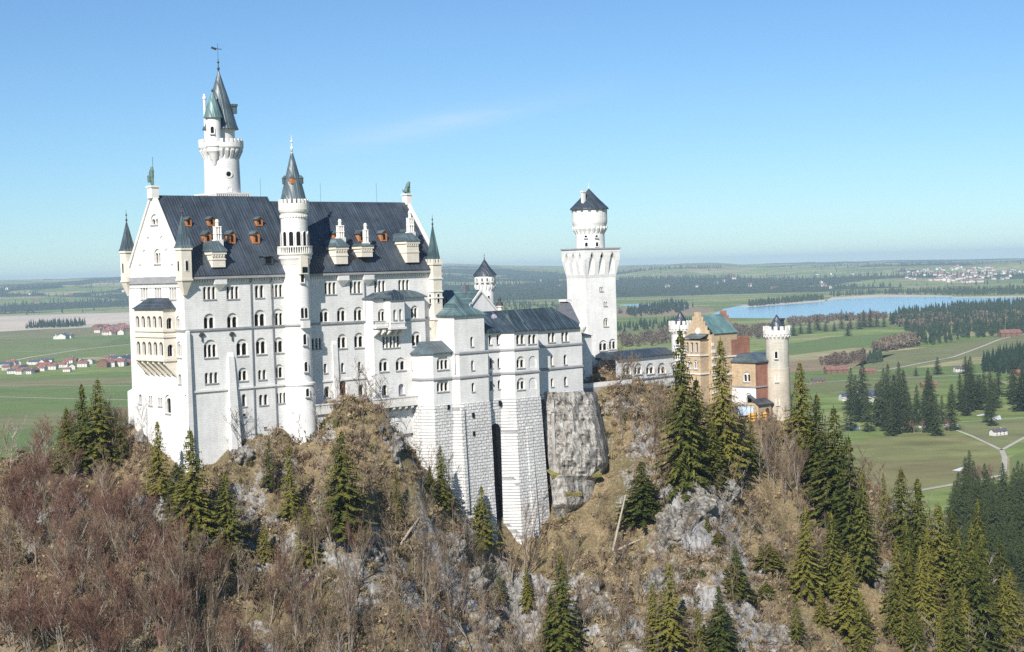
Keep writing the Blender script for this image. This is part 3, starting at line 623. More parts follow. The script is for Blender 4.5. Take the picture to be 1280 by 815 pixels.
# ================================================================== NORTH TOWER behind the roof
nc = onv(278.5, 246, 28.5); NU, NV = nc.x, 28.5
Z = lambda y, x=278: onv(x, y, NV).z
b = Building('tall_round_tower', 'tallest round white tower with twin green pointed roofs rising behind the palace roof', 'tower', (NU, NV, -36))
b.part('shaft', MB().lathe(NU, NV, [(4.5, -40), (4.4, Z(243)), (4.25, Z(200)), (4.25, Z(187))], 40), WHITE, None, True)
q = [(-1, -1), (1, -1), (1, 1), (-1, 1)]
m = MB().prism([(NU+x*4.7, NV+y*4.7) for x, y in q], 2, Z(244)); m.prism([(NU+x*5, NV+y*5) for x, y in q], Z(244)-.002, Z(244)+.35)
for i in range(18):
    for sy in (-4.9,): m.box(NU-4.9+i*.545, NU-4.9+i*.545+.25, NV+sy-.12, NV+sy+.1, Z(244)-1, Z(244))
    m.box(NU-5.0, NU-4.8, NV-4.9+i*.545, NV-4.9+i*.545+.25, Z(244)-1, Z(244))
b.part('square_base', m, TRIM)
zf = Z(185); m = MB().lathe(NU, NV, [(4.2, zf-1.4), (5.25, zf-.3), (5.4, zf), (5.4, zf+1.0), (5.0, zf+1.0), (5.0, zf+.2), (3, zf+.2)], 44)
corbels(m, NU, NV, 4.2, 5.2, zf-3.2, zf-.3, 22); merlons(m, NU, NV, 5.4, zf+1.0, zf+1.95, 26, .4, .6); b.part('gallery', m, WHITE)
a = view_angle(NU, NV, .12); du, dv = math.cos(a+PI/2), math.sin(a+PI/2)       # right hand side of the view
MX, MY = NU+du*.1-math.cos(a)*.8, NV+dv*.1-math.sin(a)*.8
ztop = Z(88); zc0 = Z(160); m = MB().lathe(MX, MY, [(3.4, zf), (3.4, zc0)], 32); b.part('upper_drum', m, WHITE, None, True)
m = MB().lathe(MX, MY, [(4.4, zc0-.4), (4.0, zc0+.6), (2.5, zc0+6.3), (.12, ztop)], 32); r = b.part('roof', m, SLATE2, None, True)
m = MB(); finial(m, MX, MY, ztop-.1, 1.1); b.part('finial', m, IRON, r)
m = MB().tube([(MX, MY, ztop+3), (MX, MY, Z(54))], .05, 5).box(MX-1.3, MX+1.1, MY-.04, MY+.04, Z(61.5), Z(61.5)+.16)
m.add([(MX-1.9, MY, Z(61)), (MX-.5, MY, Z(63)), (MX-.3, MY, Z(60)), (MX-1.0, MY, Z(59.5)), (MX-1.7, MY, Z(58.6))]+[(MX-1.9, MY+.08, Z(61)), (MX-.5, MY+.08, Z(63)), (MX-.3, MY+.08, Z(60)), (MX-1.0, MY+.08, Z(59.5)), (MX-1.7, MY+.08, Z(58.6))],
    [(0, 1, 2, 3, 4), (9, 8, 7, 6, 5), (0, 1, 6, 5), (1, 2, 7, 6), (2, 3, 8, 7), (3, 4, 9, 8), (4, 0, 5, 9)])
b.part('weather_vane', m, IRON, r)
SX, SY = NU-du*2.1+math.cos(a)*3.6, NV-dv*2.1+math.sin(a)*3.6                   # little stair turret in front
zs = Z(148); m = MB().lathe(SX, SY, [(.2, Z(209)), (.6, Z(206)), (.7, Z(202)), (1.2, Z(199)), (1.3, Z(194)), (1.8, Z(191)), (1.8, Z(185)), (2.0, Z(185)), (2.0, Z(183)), (1.75, Z(183)), (1.75, zs)], 24)
t = b.part('side_turret', m, WHITE, None, True)
m = MB().lathe(SX, SY, [(2.3, zs-.3), (2.0, zs+.7), (.9, zs+4.2), (.08, Z(117))], 24); b.part('turret_roof', m, TEAL, t, True)
m = MB().lathe(SX, SY, [(.08, Z(117)-.2), (.3, Z(116)), (.05, Z(115)+.3)], 8); b.part('finial', m, IRON, t)
m = MB().lathe(NU-du*3.6, NV-dv*3.6, [(.36, zf), (.36, Z(125)), (.48, Z(124)), (.48, Z(122)), (.34, Z(121)), (.3, Z(118))], 10); b.part('chimney', m, TRIM)
m = MB().prism([(MX+du*3.2+x*.7, MY+dv*3.2+y*.7) for x, y in q], Z(142), Z(133)); m.prism([(MX+du*3.2+x*.85, MY+dv*3.2+y*.85) for x, y in q], Z(133), Z(130)); b.part('roof_hatch', m, SLATE2, r)
round_window(b, SX, SY, 1.75, view_angle(SX, SY, -.15), Z(169), .7, 1.7)
round_window(b, NU, NV, 4.25, view_angle(NU, NV, .38), Z(241), 1.0, 1.3); 
a2 = view_angle(NU, NV, .36); x, y = NU+4.3*math.cos(a2), NV+4.3*math.sin(a2)
o = link('clock_window', MB().lathe(0, 0, [(1.0, -.1), (1.0, .12), (.62, .12), (.62, -.1)], 20).xf(Matrix.Rotation(PI/2, 4, 'X')).mesh('clock_window', TRIM), b.root, Vector((x, y, Z(219)))-b.base, a2+PI/2)
link('pane', MB().lathe(0, 0, [(.62, 0), (.62, .05)], 16).xf(Matrix.Rotation(PI/2, 4, 'X')).mesh('pane', GLASS), o)

# ================================================================== BOWER: stepped block with turret, bays and rusticated base
VK = -7.0
b = Building('bower_building', 'lower white block with canted bays on a tall rusticated base beside the palace', 'building', (92, 0, -60))
def ku(x, v=VK, y=450): return onv(x, y, v).x
def kz(x, y, v=VK): return onv(x, y, v).z
zS1, zS2, zR = kz(620, 437.6), kz(620, 467.3), kz(620, 500.5)    # string courses and top of the rusticated base
def block(plan, ztop, wins, face, zb=-80, flare=0, name='wall', strings=(1, 1), step=True):
    """open prism of faces plan[i]->plan[i+1]; the face number `face` carries windows"""
    m = MB(); r = MB()
    for i in range(len(plan)-1):
        (u0, v0), (u1, v1) = plan[i], plan[i+1]; L_ = math.hypot(u1-u0, v1-v0); w = Wall(b, u0, v0, math.atan2(v1-v0, u1-u0))
        if i == face:
            for t in wins: w.win(*t, sill=t[4] != 'C')
        w.fill(m, [(0, zR), (L_, zR), (L_, ztop), (0, ztop)])
    b.part(name, m, WHITE)
    s = 1.012; cu = sum(p[0] for p in plan)/len(plan); cv = max(p[1] for p in plan)
    off = []                                        # outward offset of the plan for base and strings
    def offs(d):
        out = []
        for i, (u, v) in enumerate(plan):
            n = Vector((0, 0))
            for j in (i-1, i):
                if 0 <= j < len(plan)-1:
                    e = Vector((plan[j+1][0]-plan[j][0], plan[j+1][1]-plan[j][1])).normalized(); n += Vector((e.y, -e.x))
            n.normalize(); k = d if 0 < i < len(plan)-1 else d
            out.append((u+n.x*k*1.05, v+n.y*k*1.05))
        return out
    P0_, P1_ = offs(.22), offs(.22+flare)
    for i in range(len(plan)-1):
        (a0, a1), (c0, c1) = P0_[i], P0_[i+1]; (e0, e1), (g0, g1) = P1_[i], P1_[i+1]
        r.add([(e0, e1, zb), (g0, g1, zb), (c0, c1, zR), (a0, a1, zR)], [(0, 1, 2, 3)])
        p, q_ = plan[i], plan[i+1]; r.add([(a0, a1, zR), (c0, c1, zR), (*q_, zR+.25), (*p, zR+.25)], [(0, 1, 2, 3)])
    b.part('rusticated_base', r, RUST)
    for z, on in ((zS1, strings[0]), (zS2, strings[1])):
        if on:
            P3 = offs(.3); c = MB()
            for i in range(len(plan)-1):
                (a0, a1), (c0, c1) = P3[i], P3[i+1]; p, q_ = plan[i], plan[i+1]
                c.add([(a0, a1, z-.3), (c0, c1, z-.3), (a0, a1, z+.1), (c0, c1, z+.1), (*p, z-.5), (*q_, z-.5), (*p, z+.3), (*q_, z+.3)], [(0, 1, 3, 2), (4, 5, 1, 0), (2, 3, 7, 6)])
            b.part('string_course', c, GREYTRIM)
# K0 low bay
u1, u2 = ku(541), ku(568); z0 = kz(553, 440.5)
P = [(u1-2.0, -4.6), (u1, VK), (u2, VK)]
block([(u1-2.0, 1)]+P, z0, [(553.8, 462, 14.7, 18, 'A', 3), (553.8, 489.5, 14.7, 17.5, 'A', 3)], 2, strings=(0, 1))
zt = kz(553, 425, -5)
m = MB().add([(u1-2.7, 1, z0), (u1-2.6, -4.8, z0), (u1-.2, VK-.6, z0), (u2+.1, VK-.6, z0), (u2+.1, -3.2, zt-.2), (u1+1.4, -3.0, zt-.2), (u1+.4, 1, zt-.2)], [(0, 1, 5, 6), (1, 2, 5), (2, 3, 4, 5)])
m.add([(u1-2.7, 1, z0-.3), (u1-2.6, -4.8, z0-.3), (u1-.2, VK-.6, z0-.3), (u2+.1, VK-.6, z0-.3), (u1-2.7, 1, z0), (u1-2.6, -4.8, z0), (u1-.2, VK-.6, z0), (u2+.1, VK-.6, z0)], [(0, 1, 5, 4), (1, 2, 6, 5), (2, 3, 7, 6), (0, 1, 2, 3)])
b.part('bay_roof', m, SLATE2)
# K1 square turret
v1 = -8.4; a0, a1 = ku(574, v1), ku(610, v1)
block([(a0-1.3, -5), (a0-1.2, v1+1.2), (a0, v1), (a1, v1), (a1, -3)], zS1+.2, [(591, 462.5, 3.7, 12, 'B', 1), (591.6, 489.5, 3.7, 11, 'B', 1)], 2, flare=1.2)
c0, c1 = ku(568.5, v1+.4), ku(606.5, v1+.4); zt1 = kz(587, 394.5, v1)
w = Wall(b, c0, v1+.4); w.win(590, 433, 3.7, 11.8, 'B', 1); m = MB(); w.fill(m, [(0, zS1), (c1-c0, zS1), (c1-c0, zt1), (0, zt1)])
W_ = c1-c0
m.add([(c0, v1+.4, zS1-5), (c0, v1+.4+W_, zS1-5), (c0, v1+.4+W_, zt1), (c0, v1+.4, zt1)], [(0, 1, 2, 3)]); m.add([(c1, v1+.4, zS1), (c1, v1+.4+W_, zS1), (c1, v1+.4+W_, zt1), (c1, v1+.4, zt1)], [(0, 1, 2, 3)])
m.add([(c0, v1+.4, zS1+.1), (c1, v1+.4, zS1+.1), (a1, v1, zS1), (a0-1, v1+1, zS1)], [(0, 1, 2, 3)])
b.part('turret', m, WHITE)
cu, cv, h = (c0+c1)/2, v1+.4+W_/2, W_/2; zap = kz(584.5, 367.5, cv); m = MB(); sq = lambda k: [(cu+x*h*k, cv+y*h*k) for x, y in q]
for (k0, z0_), (k1, z1_) in (((1.12, zt1), (1.12, zt1+.25)), ((1.12, zt1+.25), (.62, zt1+1.9)), ((.62, zt1+1.9), (.3, zt1+(zap-zt1)*.62)), ((.3, zt1+(zap-zt1)*.62), (.02, zap))): m.prism(sq(k0), z0_, z1_, 0, sq(k1))
b.part('turret_roof', m, COPPER)
# K2 recess, K3 canted bay, K4 flat front
v3 = -9.2; d0, d1 = ku(643, v3), ku(673.5, v3); zE = kz(650, 412.5, v3); v2 = -6.6
block([(a1-.3, v2), (d0-2.6, v2)], zE-.2, [(612.8, 430.6, 3.4, 11.5, 'B', 1), (622.7, 430, 3.6, 11.5, 'B', 1), (624, 459.5, 3.6, 11.5, 'B', 1), (614, 459.7, 3.4, 11.5, 'B', 1), (624.3, 486, 3.6, 11, 'B', 1), (614.5, 487, 3.4, 11, 'B', 1)], 0)
block([(d0-2.7, v2+.1), (d0, v3), (d1, v3), (d1, -2)], zE, [(650.5, 430, 10, 11.5, 'B', 2), (665.3, 429.7, 10, 11.5, 'B', 2), (651, 460, 10, 15.3, 'A', 2), (666, 459.5, 9.4, 15, 'C', 1), (651.5, 487, 10, 15, 'A', 2), (666, 486.5, 9.4, 15, 'C', 1)], 1, flare=2.2)
v4 = -5.0; f1 = ku(728, v4); zE4 = kz(700, 410.5, v4)
w0_ = d1-.2
block([(w0_, v4), (f1, v4), (f1, 8)], zE4, [(689.5, 427.7, 9, 12, 'B', 2), (706.3, 426.7, 9, 12, 'B', 2), (690, 456.6, 3.8, 12.5, 'B', 1), (706.8, 455.6, 3.8, 12.5, 'B', 1), (690.4, 483.3, 3.8, 11, 'B', 1), (707.2, 482, 3.8, 11, 'B', 1)], 0, zb=zR-1.2)
for x, y0, y1, v in ((633.5, 415, 535, v2-.1), (567.7, 442, 560, VK-.1)): 
    p0, p1 = onv(x, y0, v), onv(x+.0035*(y1-y0)*3, y1, v); b.part('downpipe', MB().tube([(p0.x, v-.3, p0.z), (p0.x, v-.35, p1.z)], .15, 6), PIPE)
# tall dark arched niche in the base beside the canted bay
p = onv(621.5, 612, v2-.25); n0 = onv(621.5, 690, v2-.25); n1 = onv(622, 529, v2-.25)
m = MB().add([(p.x+x, v2-.3, z) for x, z in arch(3.2, n1.z-n0.z, n0.z)], [tuple(range(11))]).add([(p.x+x, v2-.3, z) for x, z in arch(3.2, n1.z-n0.z, n0.z)]+[(p.x+x, v2+.1, z) for x, z in arch(3.2, n1.z-n0.z, n0.z)], [(i, (i+1) % 11, 11+(i+1) % 11, 11+i) for i in range(11)])
b.part('base_niche', m, GLASS)
for x, y in ((592, 519), (592.8, 542), (561, 509), (626, 504)):
    pp = onv(x, y, v1-.5 if x > 570 and x < 611 else VK-.4); b.part('slit_window', MB().box(pp.x-.3, pp.x+.3, pp.y-.05, pp.y+.5, pp.z-.6, pp.z+.6), GLASS)
def kbut(x0, x1, y0, y1, v, p0, p1):
    A, B_, C_ = onv(x0, y0, v), onv(x1, y0, v), onv(x0, y1, v)
    m = MB().add([(A.x, v-p1, C_.z), (B_.x, v-p1, C_.z), (B_.x, v, C_.z), (A.x, v, C_.z), (A.x, v-p0, A.z), (B_.x, v-p0, A.z), (B_.x, v, A.z+.8), (A.x, v, A.z+.8)], [(0, 1, 5, 4), (1, 2, 6, 5), (2, 3, 7, 6), (3, 0, 4, 7), (4, 5, 6, 7)])
    b.part('buttress', m, RUST)
kbut(575, 579, 510, 640, v1-.25, .45, 1.4); kbut(607, 614, 566, 700, v1+.2, .4, 2.0); kbut(657, 664, 535, 720, v3-.2, .45, 2.7)
# roofs
zR0 = kz(640, 387.5, 0); ub, ue = a1-1.5, ku(690, 0, 386)
m = MB().add([(ub, v2-.7, zE-.1), (d0, v2-.7, zE-.1), (d0, 0, zR0), (ub, 0, zR0), (ub, 8, zE), (f1+.5, 8, zE), (ue, 0, zR0+.2), (f1+.5, v4-.6, zE4), (d0, v4-.6, zE4)],
             [(0, 1, 2, 3), (3, 2, 6, 5, 4), (1, 8, 7, 6, 2), (7, 5, 6)])
m.box(d1, f1+.6, v4-.6, v4-.3, zE4-.35, zE4-.005); m.box(a1, d0, v2-.7, v2-.4, zE-.5, zE-.11)
b.part('roof', m, DCOPPER)
za = kz(654.5, 389, -5); A = (d0+1.4, v3+3.6, za)
ring = [(d0-3.4, v2-.2, zE-.05), (d0-.3, v3-.6, zE-.05), (d1+.6, v3-.6, zE-.05), (d1+.6, v2+2, zE-.05), (d1-2, -1.5, zE+3.0), (d0-2.6, -2, zE+2.6)]
m = MB()
def fl(p, k, dz): return (p[0]+(A[0]-p[0])*k, p[1]+(A[1]-p[1])*k, p[2]+(A[2]-p[2])*k-dz)
lv = [[fl(p, k, dz) for p in ring] for k, dz in ((0, 0), (.4, .5), (.75, .35))]
for a_, c_ in zip(lv, lv[1:]):
    for i in range(6): m.add([a_[i], a_[(i+1) % 6], c_[(i+1) % 6], c_[i]], [(0, 1, 2, 3)])
for i in range(6): m.add([lv[2][i], lv[2][(i+1) % 6], A], [(0, 1, 2)])
m.add([(x, y, z-.35) for x, y, z in ring[:4]]+ring[:4], [(0, 1, 5, 4), (1, 2, 6, 5), (2, 3, 7, 6), (0, 1, 2, 3)])
b.part('bay_roof', m, DCOPPER)
p = onv(617, 397, -3); b.part('roof_hatch', MB().lathe(0, 0, [(.75, 0), (.75, .6), (.5, .7)], 14).xf(Matrix.Translation(p) @ Matrix.Rotation(math.radians(50), 4, 'X')), PALEGLASS)
p0, p1, p2 = onv(713, 403, 0), onv(722, 409, 0), onv(714, 382, 0)                 # stepped end wall at the right
m = MB().add([(f1-1.2, v4, zE4-.3), (f1-1.2, 6, zE4-.3), (f1-1.2, 1.5, zR0+1.6), (f1-1.2, -.5, zR0+1.2), (f1+.4, v4, zE4-.3), (f1+.4, 6, zE4-.3), (f1+.4, 1.5, zR0+1.6), (f1+.4, -.5, zR0+1.2)], [(0, 1, 2, 3), (7, 6, 5, 4), (3, 2, 6, 7), (0, 3, 7, 4), (1, 2, 6, 5)])
b.part('end_gable', m, PIPE); b.part('gable_cap', MB().box(f1-1.6, f1+.8, -.8, 1.8, zR0+1.5, zR0+2.1).lathe(f1, v4-.2, [(.4, zE4-1.5), (1.0, zE4-.6), (1.2, zE4), (1.0, zE4+.4), (.3, zE4+1.4)], 12), TRIM)
# dark chimneys and annex behind, in the palace's shade
m = MB(); pz = onv(556, 380, 8)
b.part('annex_wall', MB().box(PAL_U+.1, PAL_U+13, 3.5, 20, -50, kz(560, 396, 4)), CREAM)
m = MB().add([(PAL_U, 3, kz(560, 396, 4)), (PAL_U+13.5, 3, kz(560, 396, 4)), (PAL_U+13.5, 12, kz(570, 372, 12)), (PAL_U, 12, kz(570, 372, 12)), (PAL_U, 20, kz(560, 396, 4)), (PAL_U+13.5, 20, kz(560, 396, 4))], [(0, 1, 2, 3), (3, 2, 5, 4), (0, 3, 4), (1, 5, 2)])
b.part('annex_roof', m, COPPER)
m = MB().box(pz.x-.9, pz.x+.9, 7.3, 8.9, pz.z-9, pz.z).box(pz.x-1.2, pz.x+1.2, 7, 9.2, pz.z, pz.z+.5)
m.box(pz.x-.9, pz.x-.2, 7.3, 8.9, pz.z+.5, pz.z+1.9).box(pz.x+.2, pz.x+.9, 7.3, 8.9, pz.z+.5, pz.z+1.6); b.part('chimney', m, PIPE)

# ================================================================== KNIGHTS' HOUSE gable behind the bower
gp = onv(600.3, 363.5, 14.0); zf_ = onv(621, 386, 14.0); hw = zf_.x-gp.x
b = Building('courtyard_house', 'white gabled house with green copper roof, half hidden behind the bower turret', 'house', (gp.x, 22, -40))
m = MB().add([(gp.x-hw, 14, -48), (gp.x+hw, 14, -48), (gp.x+hw, 14, zf_.z), (gp.x, 14, gp.z), (gp.x-hw, 14, zf_.z), (gp.x-hw, 34, -48), (gp.x+hw, 34, -48), (gp.x+hw, 34, zf_.z), (gp.x, 34, gp.z), (gp.x-hw, 34, zf_.z)], [(0, 1, 2, 3, 4), (9, 8, 7, 6, 5), (0, 4, 9, 5), (1, 2, 7, 6)])
b.part('wall', m, WHITE)
m = MB()
for sx in (-1, 1): m.add([(gp.x+sx*(hw+.5), 13.9, zf_.z-.2), (gp.x, 13.9, gp.z+.3), (gp.x, 34.2, gp.z+.3), (gp.x+sx*(hw+.5), 34.2, zf_.z-.2), (gp.x+sx*(hw+.5), 13.9, zf_.z-.5), (gp.x, 13.9, gp.z), (gp.x, 34.2, gp.z), (gp.x+sx*(hw+.5), 34.2, zf_.z-.5)], [(0, 1, 2, 3), (4, 5, 6, 7), (0, 1, 5, 4), (0, 3, 7, 4)])
b.part('roof', m, COPPER)
m = MB()
for sx in (-1, 1): m.add([(gp.x+sx*(hw+.5), 13.6, zf_.z-.6), (gp.x, 13.6, gp.z+.4), (gp.x, 13.6, gp.z-.3), (gp.x+sx*(hw+.5), 13.6, zf_.z-1.3), (gp.x+sx*(hw+.5), 13.99, zf_.z-.6), (gp.x, 13.99, gp.z+.4), (gp.x, 13.99, gp.z-.3), (gp.x+sx*(hw+.5), 13.99, zf_.z-1.3)], [(0, 1, 2, 3), (0, 1, 5, 4), (3, 2, 6, 7), (0, 3, 7, 4)])
b.part('coping', m, TRIM)
x, z = gp.x+hw+.9, zf_.z
b.part('pinnacle', MB().lathe(x, 13.8, [(.7, z-3), (.7, z+.4), (.95, z+.5), (.95, z+.8)], 10).lathe(x, 13.8, [(1.0, z+.8), (.9, z+1.5), (.35, z+2.2), (.5, z+2.5), (.05, z+3.6)], 10, 1), [CREAM, IRON])
m = MB().box(gp.x-1, gp.x+.4, 19, 20.5, gp.z-1, gp.z+1.6); b.part('chimney', m, PIPE)
# ================================================================== SMALL ROUND TOWER
rc = onv(606, 345, 24); ru, rv = rc.x, 24
Z = lambda y, x=606: onv(x, y, rv).z
b = Building('small_round_tower', 'small round white tower with dark conical cap behind the courtyard house', 'tower', (ru, rv, -40))
b.part('shaft', MB().lathe(ru, rv, [(2.45, -45), (2.45, Z(356))], 28), WHITE, None, True)
m = MB().lathe(ru, rv, [(2.4, Z(359)), (2.95, Z(355)), (2.95, Z(344))], 28); corbels(m, ru, rv, 2.4, 3.0, Z(366), Z(356), 18); b.part('upper_drum', m, WHITE, None, True)
m = MB().lathe(ru, rv, [(3.3, Z(344.5)), (3.2, Z(343)), (1.5, Z(334)), (.08, Z(324))], 28); r = b.part('roof', m, SLATE, None, True); m = MB(); finial(m, ru, rv, Z(324), .5); b.part('finial', m, IRON, r)
for dx in (-.7, -.25, .2, .65): round_window(b, ru, rv, 2.95, view_angle(ru, rv, dx), Z(352), .5, 1.0)
round_window(b, ru, rv, 2.45, view_angle(ru, rv, .35), Z(376), .6, 1.4)

# ================================================================== SQUARE TOWER
VT = 16.0; tcx = onv(738.5, 333, VT); QU, QV = tcx.x, VT; rot = math.radians(-11)
Z = lambda y, x=738: onv(x, y, VT).z
b = Building('square_tower', 'tall square white tower with arched overhang, round top and dark cap', 'tower', (QU, QV, Z(485)))
Rm = Matrix.Translation((QU, QV, 0)) @ Matrix.Rotation(rot, 4, 'Z')
hw = 5.0; ho = 5.95; zc1, zc0, ztp = Z(322), Z(347), Z(311)
def corner(sx, sy, h=hw): p = Rm @ Vector((sx*h, sy*h, 0)); return p.x, p.y
fw_ = Wall(b, *corner(-1, -1), rot); lw_ = Wall(b, *corner(-1, 1), rot-PI/2)
for s_, y, w, h, t, n in ((5, 364, 1.2, 1.3, 'B', 2), (6.3, 382.5, 1.2, 1.3, 'B', 2), (6.3, 408, 1.6, 2.3, 'A', 2), (5.2, 438, 2.8, 3.0, 'A', 2), (8.4, 437, 2.4, 3.0, 'A', 2)): fw_.winm(s_, Z(y), w, h, t, n)
m = MB(); zb = Z(485)-14
for w in (fw_, lw_): w.fill(m, [(0, zb), (2*hw, zb), (2*hw, zc1), (0, zc1)])
for a_, c_ in (((1, -1), (1, 1)), ((1, 1), (-1, 1))):
    p, q_ = corner(*a_), corner(*c_); m.add([(*p, zb), (*q_, zb), (*q_, zc1), (*p, zc1)], [(0, 1, 2, 3)])
b.part('shaft', m, WHITE)
m = MB(); TH = (zc1-zc0)
def pointed(w, h, z0, x0): return [(x0-w/2, z0), (x0+w/2, z0), (x0+w/2, z0+h*.55), (x0+w*.3, z0+h*.82), (x0, z0+h), (x0-w*.3, z0+h*.82), (x0-w/2, z0+h*.55)]
ft = ztp-zc0
for k in range(4):
    hs = [pointed(2.0, ft*.78, .9, -3.45+i*3.45) for i in range(3)]
    V, Fs = panel([(-hw, 0), (hw, 0), (ho, ft*.62), (ho, ft), (-ho, ft), (-ho, ft*.62)], hs)
    d = lambda t: hw+(ho-hw)*min(1, t/(ft*.62))+.02
    K = Rm @ Matrix.Rotation(k*PI/2, 4, 'Z')
    m.add([K @ Vector((x, -d(t), zc0+t)) for x, t in V], Fs)
    for hh in hs:
        n = len(hh); m.add([K @ Vector((x, -d(t), zc0+t)) for x, t in hh]+[K @ Vector((x, -hw-.02, zc0+t)) for x, t in hh], [(i, (i+1) % n, n+(i+1) % n, n+i) for i in range(n)])
b.part('arched_overhang', m, WHITE)
b.part('parapet', MB().prism([corner(x, y, ho+.05) for x, y in q], ztp-1.0, ztp-.2).prism([corner(x, y, ho+.3) for x, y in q], ztp-.2, ztp+.15, 1), [WHITE, GREYTRIM])
zd = Z(286); m = MB().lathe(QU, QV, [(4.15, ztp-.5), (4.15, zd+.5)], 36); b.part('upper_drum', m, WHITE, None, True)
zk = Z(262); m = MB().lathe(QU, QV, [(4.1, zd-.8), (4.45, zd-.2), (5.0, zd+1.6), (5.05, zd+2.2), (5.05, zk-.9), (4.5, zk-.9), (4.5, zk+.4)], 36)
corbels(m, QU, QV, 4.1, 5.0, zd-1.8, zd+.6, 22); merlons(m, QU, QV, 5.05, zk-.9, zk+.25, 14, .5, .6); b.part('gallery', m, WHITE)
m = MB().lathe(QU, QV, [(5.55, zk), (5.5, zk+.35), (2.6, Z(248)), (.1, Z(236))], 36); r = b.part('roof', m, SLATE, None, True); m = MB(); finial(m, QU, QV, Z(236), .6); b.part('finial', m, TRIM, r)
a = view_angle(QU, QV, -.45); x, y = QU+3.6*math.cos(a), QV+3.6*math.sin(a); m = MB().box(x-.45, x+.45, y-.45, y+.45, zk, Z(241)).box(x-.6, x+.6, y-.6, y+.6, Z(241), Z(239)); b.part('chimney', m, TRIM)
for dx in (-.25, .45):
    round_window(b, QU, QV, 4.15, view_angle(QU, QV, dx), ztp+.6, .8, 1.3); round_window(b, QU, QV, 4.15, view_angle(QU, QV, dx-.02), Z(297), .8, .6)
p0, p1 = onv(727, 420, 6), onv(736, 421, 6)
m = MB().box(f1-.3, p1.x, 5, 12, -48, p0.z); b.part('annex_wall', m, WHITE)
m = MB().add([(f1-.5, 4.6, p0.z), (p1.x+.3, 4.6, p0.z), (p1.x+.3, 12, p0.z), (f1-.5, 12, p0.z), (f1-.5, 5, p0.z+3.4), (f1-.5, 12, p0.z+3.4)], [(0, 1, 4), (1, 2, 5, 4), (0, 4, 5, 3), (0, 1, 2, 3)]); b.part('annex_roof', m, SLATE)
# ================================================================== GALLERY WING
def cf(x, y, Y): return MCI @ at(x, y, Y)
ga, gb = cf(770, 470, 446), cf(843, 466, 466)
b = Building('gallery_wing', 'low white gallery wing with paired arched windows and flat dark roof beside the square tower', 'building', ((ga.x+gb.x)/2, ga.y+3, -46))
an = math.atan2(gb.y-ga.y, gb.x-ga.x); w = Wall(b, ga.x, ga.y, an); L_ = math.hypot(gb.y-ga.y, gb.x-ga.x)
for x in (783.5, 798, 813, 827.5): w.win(x, 468.5-(x-783)*.03, 10, 14, 'A', 2)
m = MB(); zt = w.sz(810, 446)[1]; w.fill(m, [(0, -55), (L_, -55), (L_, zt), (0, zt)]); b.part('wall', m, WHITE)
n = -w.n; e = [w.o-w.n*-.6, w.o+w.d*L_-w.n*-.6, w.o+w.d*L_+n*9, w.o+n*9]; e = [(v.x, v.y) for v in e]
i_ = [w.o+n*3, w.o+w.d*L_+n*3, w.o+w.d*L_+n*5.5, w.o+n*5.5]; i_ = [(v.x, v.y) for v in i_]
b.part('roof', MB().prism(e, zt, zt+.3).prism(e, zt+.3, zt+2.0, 0, i_), SLATE)
g_ = [w.o+w.n*.02, w.o+w.d*L_+w.n*.02]; zz = w.sz(810, 472)[1]
b.part('string_course', MB().prism([((w.o+w.n*.3).x, (w.o+w.n*.3).y), ((w.o+w.d*L_+w.n*.3).x, (w.o+w.d*L_+w.n*.3).y), ((w.o+w.d*L_+w.n*.005).x, (w.o+w.d*L_+w.n*.005).y), ((w.o+w.n*.005).x, (w.o+w.n*.005).y)], zz-.3, zz), GREYTRIM)
# courtyard parapet
c0, c1 = cf(727, 480, 432), cf(790, 478, 444)
b = Building('courtyard_wall', 'low pale parapet wall of the courtyard at the foot of the square tower', 'wall', (c0.x, c0.y, c0.z-2))
dd = (c1-c0).normalized(); nn = Vector((-dd.y, dd.x, 0)); P = [(c0.x, c0.y), (c1.x, c1.y), ((c1+nn*.8).x, (c1+nn*.8).y), ((c0+nn*.8).x, (c0+nn*.8).y)]
b.part('parapet', MB().prism(P, c0.z-10, c0.z-1.2), CONCRETE); b.part('coping', MB().prism([(x, y) for x, y in P], c0.z-1.19, c0.z-.0), TRIM)

# ================================================================== GATEHOUSE
def gz(x, y, p): return onp(x, y, (p.x, p.y, 0), (0, -1, 0)).z
g0 = cf(890, 430, 466); VG = g0.y
gu = lambda x, v=VG, y=440: onv(x, y, v).x
gzv = lambda x, y, v=VG: onv(x, y, v).z
b = Building('gatehouse', 'ochre and red gatehouse with stepped gables and a teal roof', 'gatehouse', (g0.x, VG, gzv(890, 520)))
uL = gu(890); wv_ = 10.4; zA = gzv(889, 424); zap = onu(874.5, 390, uL).z; ur = gu(917, VG, 414)
gw = Wall(b, uL, VG+wv_, -PI/2)
yl = lambda x, y: gw.sz(x, y)
o = [(0, zA-24), (wv_, zA-24), (wv_, zA)]; stp = 6
for i in range(stp):
    x = wv_-(wv_/2-.6)*(i+1)/stp; z = zA+(zap-zA)*(i+1)/stp; o += [(o[-1][0], z), (x, z)]
for i in range(stp):
    z = zA+(zap-zA)*(stp-i)/stp; x = wv_/2-.6-(wv_/2-.6)*(i)/stp
    if i: o += [(o[-1][0], z)]
    o += [(x if i else wv_/2-.6, z)]
    o += [(wv_/2-.6-(wv_/2-.6)*(i+1)/stp, z)]
o += [(0, zA)]
oc = []
for p in o:
    if not oc or (abs(p[0]-oc[-1][0])+abs(p[1]-oc[-1][1])) > .01: oc.append(p)
